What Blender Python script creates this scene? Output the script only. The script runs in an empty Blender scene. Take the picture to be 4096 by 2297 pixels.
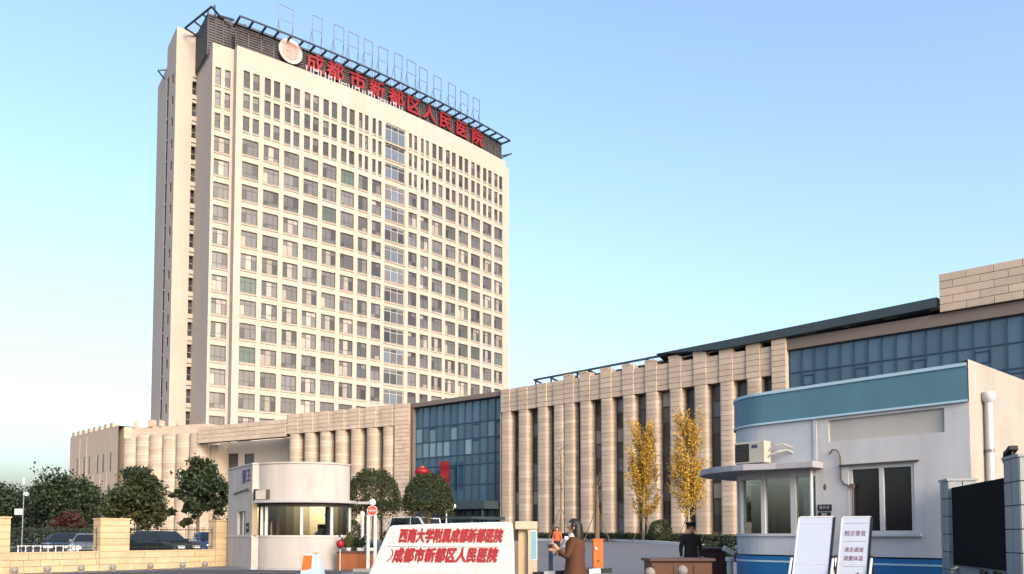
import bpy, bmesh, math, random
from mathutils import Vector, Matrix, noise
rnd = random.Random(11)
sc = bpy.context.scene
col = sc.collection
PI = math.pi

# ------------------------------------------------------------------ camera
cam_d = bpy.data.cameras.new('camera')
cam = bpy.data.objects.new('camera', cam_d); col.objects.link(cam)
F = 3250.0; HOR = 2140.0; EYE = 1.5
PITCH = math.atan(F / 65000.0)
cam_d.sensor_width = 36; cam_d.lens = F / 4096 * 36
cam_d.shift_y = (HOR - F * math.tan(PITCH) - 1148.5) / 4096
cam.location = (0, 0, EYE); cam.rotation_euler = (PI / 2 + PITCH, 0, 0)
cam_d.clip_start = 0.1; cam_d.clip_end = 5000
sc.camera = cam

# ------------------------------------------------------------------ light
SUN_AZ = Vector((0.50, -0.866, 0)).normalized(); SUN_EL = math.radians(24)
w = bpy.data.worlds.new('World'); sc.world = w; w.use_nodes = True
nt = w.node_tree; nt.nodes.clear()
out = nt.nodes.new('ShaderNodeOutputWorld'); bg = nt.nodes.new('ShaderNodeBackground')
sky = nt.nodes.new('ShaderNodeTexSky'); sky.sky_type = 'NISHITA'; sky.sun_disc = False
sky.sun_elevation = SUN_EL; sky.sun_rotation = math.atan2(SUN_AZ.x, SUN_AZ.y)
sky.air_density = 1.1; sky.dust_density = 4.9; sky.ozone_density = 2.3; sky.altitude = 0
bg.inputs['Strength'].default_value = 0.15
nt.links.new(sky.outputs[0], bg.inputs[0]); nt.links.new(bg.outputs[0], out.inputs[0])
sd = bpy.data.lights.new('sun', 'SUN'); sd.energy = 0.65; sd.angle = math.radians(12); sd.color = (1.0, 0.93, 0.84)
sun = bpy.data.objects.new('sun', sd); col.objects.link(sun)
to_sun = SUN_AZ * math.cos(SUN_EL) + Vector((0, 0, math.sin(SUN_EL)))
sun.rotation_euler = to_sun.to_track_quat('Z', 'Y').to_euler(); sun.location = (20, -30, 40)
sc.view_settings.view_transform = 'Standard'; sc.view_settings.look = 'None'
sc.view_settings.exposure = 1.5; sc.view_settings.gamma = 1.0

# ------------------------------------------------------------------ materials
MATS = {}
def mat(name, c, rough=0.7, var=0.10, scale=1.5, streak=0.0, objvar=0.0, metal=0.0, spec=0.3, bump=0.0, bscale=30.0, emit=None, coat=0.0, trans=0.0, course=0.0, blotch=0.0, bl_scale=1.0):
    m = bpy.data.materials.new(name); m.use_nodes = True; t = m.node_tree; N = t.nodes; L = t.links
    b = N['Principled BSDF']
    b.inputs['Roughness'].default_value = rough; b.inputs['Metallic'].default_value = metal
    b.inputs['Specular IOR Level'].default_value = spec; b.inputs['Coat Weight'].default_value = coat
    geo = N.new('ShaderNodeNewGeometry')
    src = N.new('ShaderNodeRGB'); src.outputs[0].default_value = (c[0], c[1], c[2], 1)
    last = src.outputs[0]
    def mult(last, fac_socket, lo, hi):
        mr = N.new('ShaderNodeMapRange'); mr.inputs[3].default_value = lo; mr.inputs[4].default_value = hi
        L.new(fac_socket, mr.inputs[0])
        vm = N.new('ShaderNodeVectorMath'); vm.operation = 'SCALE'
        L.new(last, vm.inputs[0]); L.new(mr.outputs[0], vm.inputs[3]); return vm.outputs[0]
    if var:
        n = N.new('ShaderNodeTexNoise'); n.inputs['Scale'].default_value = scale; n.inputs['Detail'].default_value = 6; n.inputs['Roughness'].default_value = 0.65
        L.new(geo.outputs['Position'], n.inputs['Vector']); last = mult(last, n.outputs[0], 1 - 1.6 * var, 1 + 1.6 * var)
    if streak:
        mp = N.new('ShaderNodeMapping'); mp.inputs['Scale'].default_value = (2.2, 2.2, 0.12)
        L.new(geo.outputs['Position'], mp.inputs[0])
        n = N.new('ShaderNodeTexNoise'); n.inputs['Scale'].default_value = 1.0; n.inputs['Detail'].default_value = 5
        L.new(mp.outputs[0], n.inputs['Vector']); last = mult(last, n.outputs[0], 1 - 1.8 * streak, 1 + 1.8 * streak)
    if objvar:
        oi = N.new('ShaderNodeObjectInfo'); last = mult(last, oi.outputs['Random'], 1 - objvar, 1 + objvar)
    if blotch:   # old water marks and worn paint: drawn out, hard-edged patches
        mp = N.new('ShaderNodeMapping'); mp.inputs['Scale'].default_value = (bl_scale * 1.6, bl_scale * 1.6, bl_scale * .45); L.new(geo.outputs['Position'], mp.inputs[0])
        n = N.new('ShaderNodeTexNoise'); n.inputs['Scale'].default_value = 1.0; n.inputs['Detail'].default_value = 9; n.inputs['Roughness'].default_value = .7; n.inputs['Distortion'].default_value = .6
        L.new(mp.outputs[0], n.inputs['Vector']); cl = N.new('ShaderNodeMapRange'); cl.inputs[1].default_value = .52; cl.inputs[2].default_value = .66; L.new(n.outputs[0], cl.inputs[0])
        last = mult(last, cl.outputs[0], 1.0, 1 - blotch)
    if course:   # every course of stone its own tone
        sp = N.new('ShaderNodeSeparateXYZ'); L.new(geo.outputs['Position'], sp.inputs[0])
        dv = N.new('ShaderNodeMath'); dv.operation = 'MULTIPLY_ADD'; dv.inputs[1].default_value = 1 / course; dv.inputs[2].default_value = -.9 / course; L.new(sp.outputs[2], dv.inputs[0])
        fl = N.new('ShaderNodeMath'); fl.operation = 'FLOOR'; L.new(dv.outputs[0], fl.inputs[0])
        oi2 = N.new('ShaderNodeObjectInfo'); cb = N.new('ShaderNodeCombineXYZ'); L.new(fl.outputs[0], cb.inputs[0]); L.new(oi2.outputs['Random'], cb.inputs[1])
        wn = N.new('ShaderNodeTexWhiteNoise'); wn.noise_dimensions = '2D'; L.new(cb.outputs[0], wn.inputs['Vector']); last = mult(last, wn.outputs[0], .86, 1.14)
    L.new(last, b.inputs['Base Color'])
    if bump:
        n = N.new('ShaderNodeTexNoise'); n.inputs['Scale'].default_value = bscale; n.inputs['Detail'].default_value = 4
        L.new(geo.outputs['Position'], n.inputs['Vector'])
        bp = N.new('ShaderNodeBump'); bp.inputs['Strength'].default_value = bump; bp.inputs['Distance'].default_value = 0.02
        L.new(n.outputs[0], bp.inputs['Height']); L.new(bp.outputs[0], b.inputs['Normal'])
    if trans: b.inputs['Transmission Weight'].default_value = trans
    if emit:
        b.inputs['Emission Color'].default_value = (*emit[0], 1); b.inputs['Emission Strength'].default_value = emit[1]
    MATS[name] = m; return m
mat('tower_render', (.362, .312, .276), .8, .05, .12, streak=.05, bump=.1, blotch=0.06, bl_scale=0.12)
mat('tower_trim', (.355, .312, .28), .75, .05, .5)
mat('frame_dark', (.06, .05, .047), .5, .05)
mat('frame_white', (0.416, 0.416, 0.424), .45, .04)
mat('glass_dark', (.042, .042, .046), .12, .25, .35, objvar=.45, spec=.4)
mat('glass_mid', (.095, .094, .100), .15, .22, .4, objvar=.35, spec=.4)
mat('glass_curtain', (.26, .235, .215), .3, .15, 1.5, objvar=.25, spec=.22)
mat('glass_green', (.075, .10, .095), .12, .2, .4, objvar=.3, spec=.22)
mat('glass_blue', (.09, .11, .15), .08, .2, .3, objvar=.3, spec=.7)
mat('curtain_wall', (.028, .066, .105), .05, .12, .15, objvar=.22, spec=.8, bump=.04, bscale=.9)
mat('curtain_wall_pale', (.10, .165, .21), .08, .15, .3, objvar=.25, spec=.8)
mat('mullion', (.018, .045, .09), .4, .05)
mat('stone', (.395, .315, .252), .82, .10, .9, streak=.06, objvar=.09, bump=.25, bscale=8)
mat('stone_course', (.395, .315, .252), .82, .10, .9, streak=.07, objvar=.03, bump=.25, bscale=8, course=.46)
mat('stone_joint', (.17, .12, .085), .9, .05)
mat('stone_pale', (.36, .32, .28), .8, .06, .6, streak=.08)
mat('stone_warm', (.40, .302, .188), .8, .10, 2.5, objvar=.07, bump=.3, bscale=18, blotch=0.12, bl_scale=0.8)
mat('joint_warm', (.26, .18, .10), .9, .05)
mat('steel_dark', (.022, .035, .045), .5, .15, 2)
mat('louver', (.065, .06, .065), .6, .3, 1.2, streak=.1)
mat('roof_dark', (.03, .045, .055), .5, .2, .8)
mat('fascia_brown', (.13, .105, .095), .7, .1, 1)
mat('red_sign', (.20, .008, .014), .45, .08, 3)
mat('white_sign', (0.288, 0.264, 0.296), .5, .08, 2)
mat('emblem_pink', (.36, .235, .215), .5, .06, 2)
mat('emblem_ring', (.38, .32, .31), .5, .04, 2)
mat('emblem_line', (.38, .20, .18), .5, .04, 2)
mat('paint_white', (.44, .432, .44), .7, .09, .9, streak=.10, bump=.15, blotch=0.13, bl_scale=0.9)
mat('paint_cool', (.395, .41, .445), .7, .09, .9, streak=.10, bump=.15, blotch=0.13, bl_scale=0.9)
mat('paint_beige', (.300, .266, .238), .7, .09, .9, streak=.10, bump=.15, blotch=0.13, bl_scale=0.9)
mat('band_teal', (.074, .165, .212), .5, .07, 1.5, streak=.05, blotch=0.12, bl_scale=1.2)
mat('band_line', (.34, .47, .55), .5, .05)
mat('base_blue', (.012, .115, .285), .5, .08, 2, streak=.05, blotch=0.15, bl_scale=1.5)
mat('slab_paint', (0.288, 0.28, 0.304), .7, .06, 2, streak=.05, blotch=0.2, bl_scale=1.4)
mat('clear_glass', (.05, .06, .06), .03, .1, .6, spec=.7)
mat('window_black', (.014, .013, .016), .06, .2, .8, spec=.5)
mat('asphalt', (.115, .12, .135), .85, .10, .35, bump=.5, bscale=40)
mat('asphalt_dark', (.05, .05, .055), .9, .12, .8, bump=.4, bscale=50)
mat('soil', (.06, .05, .03), .95, .2, 2)
mat('kerb', (.19, .175, .16), .85, .1, 2)
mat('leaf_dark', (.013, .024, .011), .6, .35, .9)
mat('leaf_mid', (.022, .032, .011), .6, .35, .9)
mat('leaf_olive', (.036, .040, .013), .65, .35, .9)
mat('leaf_red', (.050, .010, .009), .65, .3, 1)
mat('leaf_yellow', (.38, .225, .020), .6, .25, 1)
mat('leaf_gold', (.28, .145, .012), .6, .25, 1)
mat('bark', (.12, .085, .055), .9, .25, 6, bump=.5)
mat('bark_pale', (.22, .17, .11), .9, .25, 6, bump=.5)
mat('wood_brown', (.20, .062, .020), .5, .18, 3, streak=.12)
mat('paint_niche', (.37, .345, .325), .7, .09, .9, streak=.08)
mat('slit_dark', (.022, .021, .022), .9, .1)
mat('wood_brown_shaded', (.075, .026, .011), .5, .18, 3, streak=.12)  # darker copy of the brown wood, the desk's shade put into its colour
mat('paint_white_sunlit', (.34, .312, .295), .7, .08, .9, streak=.09, bump=.15, blotch=0.13, bl_scale=0.8)  # darker copy of the white paint, colour toned down for direct sun
mat('stone_groove', (.26, .20, .15), .9, .05)
mat('wood_dark', (.060, .028, .024), .5, .15, 3)
mat('marble', (.40, .385, .39), .5, .06, 2.5, bump=.05, blotch=0.12, bl_scale=1.6)
mat('letter_red', (.21, .006, .013), .5, .1, 6)
mat('letter_grey', (.32, .30, .31), .6, .05)
mat('letter_blue', (.065, .055, .14), .6, .05)
mat('orange', (.52, .11, .02), .45, .08, 4)
mat('plastic_blue', (.33, .44, .52), .5, .06, 3)
mat('black', (.010, .011, .012), .6, .15, 4)
mat('white', (0.48, 0.48, 0.48), .5, .04, 4)
mat('white_cool', (0.368, 0.408, 0.496), .5, .05, 3)
mat('grey_metal', (.16, .17, .18), .45, .08, 4, metal=.5)
mat('tile_grey', (0.224, 0.248, 0.264), .35, .06, 2.0, objvar=.05, blotch=0.1, bl_scale=1.5)
mat('tile_joint', (.05, .05, .06), .8, .05)
mat('panel_black', (.006, .008, .0085), .9, .3, .9, spec=.1)
mat('ac_beige', (.36, .345, .30), .6, .08, 4)
mat('rust', (.12, .075, .05), .9, .3, 8)
mat('skin', (.42, .23, .15), .6, .05)
mat('hair', (.012, .010, .009), .5, .2, 20)
mat('coat_brown', (.065, .024, .011), .85, .12, 6)
mat('coat_red', (.45, .09, .04), .8, .12, 6)
mat('cloth_black', (.010, .011, .011), .85, .2, 6)
mat('cloth_white', (.62, .55, .50), .85, .08, 6)
mat('rubber', (.012, .012, .012), .8, .1)
mat('car_black', (.014, .017, .019), .22, .05, 3, coat=.25)
mat('car_blue', (.015, .025, .10), .22, .05, 3, coat=.8)
mat('car_white', (0.44, 0.448, 0.456), .25, .04, 3, coat=.6)
mat('car_silver', (.10, .105, .11), .3, .05, 3, coat=.5)
mat('car_glass', (.01, .012, .014), .08, .05, spec=.35)
mat('chrome', (.6, .6, .62), .2, .02, metal=1)
mat('lamp_glass', (.7, .68, .62), .2, .03)
mat('interior', (.15, .12, .085), .8, .15, 1.2)
mat('door_wood', (.16, .095, .035), .7, .15, 2)

# ------------------------------------------------------------------ mesh helpers
class MB:
    def __init__(s): s.v = []; s.f = []; s.m = []
    def face(s, pts, mi=0):
        i = len(s.v); s.v += [tuple(p) for p in pts]; s.f.append(tuple(range(i, i + len(pts)))); s.m.append(mi)
    def box(s, x0, x1, y0, y1, z0, z1, mi=0):
        i = len(s.v)
        s.v += [(x0,y0,z0),(x1,y0,z0),(x1,y1,z0),(x0,y1,z0),(x0,y0,z1),(x1,y0,z1),(x1,y1,z1),(x0,y1,z1)]
        for f in ((0,3,2,1),(4,5,6,7),(0,1,5,4),(1,2,6,5),(2,3,7,6),(3,0,4,7)):
            s.f.append(tuple(i + k for k in f)); s.m.append(mi)
        return s
    def prism(s, poly, z0, z1, mi=0, mtop=None):
        # poly counter-clockwise seen from above
        n = len(poly); i = len(s.v)
        s.v += [(p[0], p[1], z0) for p in poly] + [(p[0], p[1], z1) for p in poly]
        s.f.append(tuple(i + k for k in range(n - 1, -1, -1))); s.m.append(mi)
        s.f.append(tuple(i + n + k for k in range(n))); s.m.append(mi if mtop is None else mtop)
        for k in range(n):
            j = (k + 1) % n
            s.f.append((i + k, i + j, i + n + j, i + n + k)); s.m.append(mi)
        return s
    def tube(s, p0, p1, r0, r1=None, n=8, mi=0, caps=True):
        r1 = r0 if r1 is None else r1
        p0 = Vector(p0); p1 = Vector(p1); d = (p1 - p0)
        if d.length < 1e-6: return s
        d.normalize(); a = Vector((0, 0, 1)) if abs(d.z) < .9 else Vector((1, 0, 0))
        x = d.cross(a).normalized(); y = d.cross(x).normalized(); i = len(s.v)
        for p, r in ((p0, r0), (p1, r1)):
            for k in range(n):
                an = 2 * PI * k / n; s.v.append(tuple(p + x * math.cos(an) * r + y * math.sin(an) * r))
        for k in range(n):
            j = (k + 1) % n; s.f.append((i + k, i + n + k, i + n + j, i + j)); s.m.append(mi)
        if caps:
            s.f.append(tuple(i + k for k in range(n))); s.m.append(mi)
            s.f.append(tuple(i + n + k for k in range(n - 1, -1, -1))); s.m.append(mi)
        return s
    def poly_tube(s, pts, r, n=6, mi=0):
        for a, b in zip(pts[:-1], pts[1:]): s.tube(a, b, r, r, n, mi)
        return s
    def bar(s, p0, p1, w, h, mi=0):
        # square bar between two points (w horizontal, h along the other axis)
        p0 = Vector(p0); p1 = Vector(p1); d = (p1 - p0).normalized()
        a = Vector((0, 0, 1)) if abs(d.z) < .95 else Vector((1, 0, 0))
        x = d.cross(a).normalized() * w / 2; y = d.cross(x).normalized() * h / 2; i = len(s.v)
        for p in (p0, p1):
            for q in (-x - y, x - y, x + y, -x + y): s.v.append(tuple(p + q))
        for f in ((0,1,2,3),(7,6,5,4),(0,4,5,1),(1,5,6,2),(2,6,7,3),(3,7,4,0)):
            s.f.append(tuple(i + k for k in f)); s.m.append(mi)
        return s
    def lathe(s, prof, n=16, c=(0, 0, 0), mi=0, sx=1, sy=1):
        i = len(s.v); m = len(prof)
        for r, z in prof:
            for k in range(n):
                a = 2 * PI * k / n; s.v.append((c[0] + r * math.cos(a) * sx, c[1] + r * math.sin(a) * sy, c[2] + z))
        for q in range(m - 1):
            for k in range(n):
                j = (k + 1) % n
                s.f.append((i + q * n + k, i + q * n + j, i + (q + 1) * n + j, i + (q + 1) * n + k)); s.m.append(mi)
        s.f.append(tuple(i + k for k in range(n - 1, -1, -1))); s.m.append(mi)
        s.f.append(tuple(i + (m - 1) * n + k for k in range(n))); s.m.append(mi)
        return s
    def mesh(s, name, mats, smooth=None):
        me = bpy.data.meshes.new(name); me.from_pydata(s.v, [], s.f)
        for m in mats: me.materials.append(MATS[m])
        if len(mats) > 1: me.polygons.foreach_set('material_index', s.m)
        if smooth:
            me.polygons.foreach_set('use_smooth', [True] * len(me.polygons)); me.set_sharp_from_angle(angle=math.radians(smooth))
        me.update(); return me
    def build(s, name, mats, parent=None, loc=(0, 0, 0), rz=0.0, smooth=None, rot=None):
        if isinstance(mats, str): mats = [mats]
        return put(name, s.mesh(name, mats, smooth), parent, loc, rz, rot)
def put(name, me, parent=None, loc=(0, 0, 0), rz=0.0, rot=None, scale=None):
    o = bpy.data.objects.new(name, me); col.objects.link(o); o.location = loc
    o.rotation_euler = rot if rot else (0, 0, rz)
    if scale: o.scale = scale
    if parent: o.parent = parent
    return o
def tag(o, label=None, cat=None, group=None, kind=None):
    if label: o['label'] = label
    if cat: o['category'] = cat
    if group: o['group'] = group
    if kind: o['kind'] = kind
    return o
def thing(name, label, cat, loc=(0, 0, 0), rz=0.0, group=None):
    o = bpy.data.objects.new(name, None); col.objects.link(o); o.location = loc; o.rotation_euler = (0, 0, rz)
    o.empty_display_size = .3
    return tag(o, label, cat, group)
def bevel(o, wd=.01, seg=2):
    m = o.modifiers.new('bevel', 'BEVEL'); m.width = wd; m.segments = seg; m.limit_method = 'ANGLE'; m.angle_limit = math.radians(40); return o
def text(name, body, size, mname, parent, loc, rot, ext=.01, sx=1.0, shear=0.0, bold=0.0):
    cu = bpy.data.curves.new(name, 'FONT'); cu.body = body; cu.size = size; cu.extrude = ext; cu.align_x = 'CENTER'; cu.align_y = 'CENTER'
    cu.shear = shear; cu.resolution_u = 2
    t = bpy.data.objects.new(name, cu); col.objects.link(t)
    dg = bpy.context.evaluated_depsgraph_get(); me = bpy.data.meshes.new_from_object(t.evaluated_get(dg)); me.name = name
    bpy.data.objects.remove(t); bpy.data.curves.remove(cu)
    if bold:   # heavier strokes: the glyph repeated a hair's breadth apart, each copy a little deeper
        v0 = [v.co.copy() for v in me.vertices]; f0 = [tuple(p.vertices) for p in me.polygons]; V = []; Fc = []
        for i, (dx, dy) in enumerate(((0, 0), (1, 0), (-1, 0), (0, 1), (0, -1))):
            k = len(V); V += [(v.x + dx * bold, v.y + dy * bold, v.z - i * .0015) for v in v0]; Fc += [tuple(j + k for j in f) for f in f0]
        me = bpy.data.meshes.new(name); me.from_pydata(V, [], Fc); me.update()
    me.materials.clear(); me.materials.append(MATS[mname])
    o = put(name, me, parent, loc, rot=rot); o.scale = (sx, 1, 1); return o

def ground_z(x, y):
    t = min(1, max(0, (y - 34.0) / 36.0)); return 0.9 * t * t * (3 - 2 * t)
def gp(u, v):
    # point of the ground seen at that place (flat near ground)
    Y = EYE * F / max(1.0, (v - HOR)); return ((u - 2048) / F * Y, Y)
def px(u, Y): return (u - 2048) / F * Y
def pz(v, Y): return EYE + (HOR - v) / F * Y

# wall sheet with real openings: fn(s, depth, z) -> point
def wall_grid(mb, fn, ss, zs, holes, depth=.3, mi=0, mrev=None):
    S = sorted(set([round(x, 4) for x in ss] + [round(x, 4) for h in holes for x in h[:2]]))
    Z = sorted(set([round(x, 4) for x in zs] + [round(x, 4) for h in holes for x in h[2:4]]))
    hs = [tuple(round(x, 4) for x in h) for h in holes]
    for a, b in zip(S[:-1], S[1:]):
        mine = [h for h in hs if h[0] <= a + 1e-6 and b <= h[1] + 1e-6]
        z_run = None
        for c, d in zip(Z[:-1], Z[1:]):
            if any(h[2] <= c + 1e-6 and d <= h[3] + 1e-6 for h in mine): continue
            mb.face([fn(a, 0, c), fn(b, 0, c), fn(b, 0, d), fn(a, 0, d)], mi)
    r = mi if mrev is None else mrev
    for a, b, c, d in hs:
        mb.face([fn(a, 0, c), fn(a, 0, d), fn(a, depth, d), fn(a, depth, c)], r)
        mb.face([fn(b, 0, c), fn(b, depth, c), fn(b, depth, d), fn(b, 0, d)], r)
        mb.face([fn(a, 0, d), fn(b, 0, d), fn(b, depth, d), fn(a, depth, d)], r)
        mb.face([fn(a, 0, c), fn(a, depth, c), fn(b, depth, c), fn(b, 0, c)], r)

# ------------------------------------------------------------------ ground
def build_ground():
    mb = MB()
    xs = [-900, -400, -200, -120] + [-90 + 6 * i for i in range(31)] + [120, 200, 400, 900]
    ys = [-60, 0, 10, 20, 28, 32] + [34 + 2 * i for i in range(19)] + [80, 100, 150, 300, 700, 2000]
    for j in range(len(ys) - 1):
        for i in range(len(xs) - 1):
            q = [(xs[i], ys[j]), (xs[i+1], ys[j]), (xs[i+1], ys[j+1]), (xs[i], ys[j+1])]
            mb.face([(a, b, ground_z(a, b)) for a, b in q])
    o = mb.build('ground', 'asphalt'); tag(o, kind='structure')
    for p in o.data.polygons: p.use_smooth = True
    # dark carriageway along the stone wall
    mb = MB(); mb.face([(-60, -20, .004), (-9, -20, .004), (-6.6, 33.4, .004), (-12.4, 36.6, .004), (-20.6, 28.2, .004), (-60, -14, .004)])
    tag(mb.build('road', 'asphalt_dark'), kind='structure')
build_ground()

# ------------------------------------------------------------------ tower
TC = (-21.118, 144.038); TA = .76186; TR = 221.9
def arc(s, d=0.0):
    a = s / TR; return ((TR - d) * math.sin(a), TR - (TR - d) * math.cos(a))
WIDE0 = 64.38; FLOOR = 3.7
COLS = []
_d = [3.968, 3.968 + 2.78]; _d += [_d[-1] + 3.1]
for _ in range(5): _d.append(_d[-1] + 3.42)
for i, dd in enumerate(_d):
    wd = 1.95 if i < 2 else 2.6
    COLS += [(-dd, wd), (dd, wd)]
COLS.sort()
WIN = {}
def window_mesh(kind, wdt, hgt, var):
    key = (kind, var)
    if key in WIN: return WIN[key]
    r = random.Random(hash(key) if False else sum(ord(c) for c in kind) * 31 + var * 7)
    fr = MB(); gl = MB()
    nl = {'wide': 3, 'mid': 2, 'narrow': 1, 'slim': 1, 'glass': 3}[kind]
    b = .09; hw = wdt / 2
    fr.box(-hw, -hw + b, -.03, .05, 0, hgt); fr.box(hw - b, hw, -.03, .05, 0, hgt)
    fr.box(-hw + b, hw - b, -.03, .05, 0, b); fr.box(-hw + b, hw - b, -.03, .05, hgt - b - .06, hgt)  # top bar deepened to stand in for the shadow at the window head
    tz = hgt * r.choice([.68, .70, .30]) if kind in ('wide', 'mid') else hgt * (.55 if kind != 'glass' else .72)
    fr.box(-hw + b, hw - b, -.025, .045, tz - .035, tz + .035)
    if kind == 'wide': xsn = [-hw + b, -hw * .36, hw * .36, hw - b]
    elif nl == 2: xsn = [-hw + b, 0, hw - b]
    elif nl == 1: xsn = [-hw + b, hw - b]
    else: xsn = [-hw + b, -hw * .33, hw * .33, hw - b]
    for x in xsn[1:-1]:
        fr.box(x - .035, x + .035, -.02, .04, b, tz - .035); fr.box(x - .035, x + .035, -.02, .04, tz + .035, hgt - b)
    mats = ['glass_dark', 'glass_mid', 'glass_curtain', 'glass_green', 'glass_blue']
    mode = r.random()
    for i in range(len(xsn) - 1):
        for k, (z0, z1) in enumerate(((b, tz), (tz, hgt - b))):
            if kind == 'glass': mi = r.choice([4, 4, 0, 4, 0]) if var < 4 else r.choice([0, 1, 1, 4, 0])
            elif kind in ('narrow', 'slim'): mi = r.choice([0, 0, 1, 1, 0])
            elif kind == 'wide': mi = (2 if mode < .5 else 1) if i == 1 else (r.choice([0, 1, 1]) if r.random() < .93 else 2)
            else: mi = r.choice([0, 1, 1, 1, 2 if r.random() < .4 else 0])
            if kind == 'wide' and var == 5: mi = 3
            dz = r.uniform(-.002, .002)
            gl.face([(xsn[i], dz + .01, z0), (xsn[i+1], .01, z0), (xsn[i+1], .01, z1), (xsn[i], dz + .01, z1)], mi)
    if kind == 'wide' and var % 3 == 0:   # a sash pushed open
        x0, x1 = (xsn[2], xsn[3]) if var % 2 else (xsn[0], xsn[1])
        zt = tz - .05; gl.face([(x0 + .03, -.16, b + .05), (x1 - .03, -.16, b + .05), (x1 - .03, .0, zt), (x0 + .03, .0, zt)], 1)
        fr.bar((x0 + .03, -.17, b + .05), (x1 - .03, -.17, b + .05), .05, .05)
    fm = fr.mesh('window', ['frame_white' if kind == 'glass' else 'frame_dark'])
    gm = gl.mesh('pane', mats)
    WIN[key] = (fm, gm); return WIN[key]
SILL = {}
def add_window(root, kind, wdt, hgt, loc, rz, sill=True, nvar=18):
    fm, gm = window_mesh(kind, wdt, hgt, rnd.randrange(nvar) if kind != 'glass' else (rnd.randrange(4) if loc[2] > 62 else 4 + rnd.randrange(8)))
    o = put('narrow_window' if kind in ('narrow', 'slim') else 'window', fm, root, loc, rz)
    put('pane', gm, o)
    if sill:
        if kind not in SILL:
            m = MB(); m.box(-wdt / 2 - .06, wdt / 2 + .06, -.36, .02, -.34, -.26); m.box(-wdt / 2 - .03, wdt / 2 + .03, -.31, .02, -.05, -.003)
            SILL[kind] = m.mesh('sill', ['tower_trim'])
        put('sill', SILL[kind], o)
    return o

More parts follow.
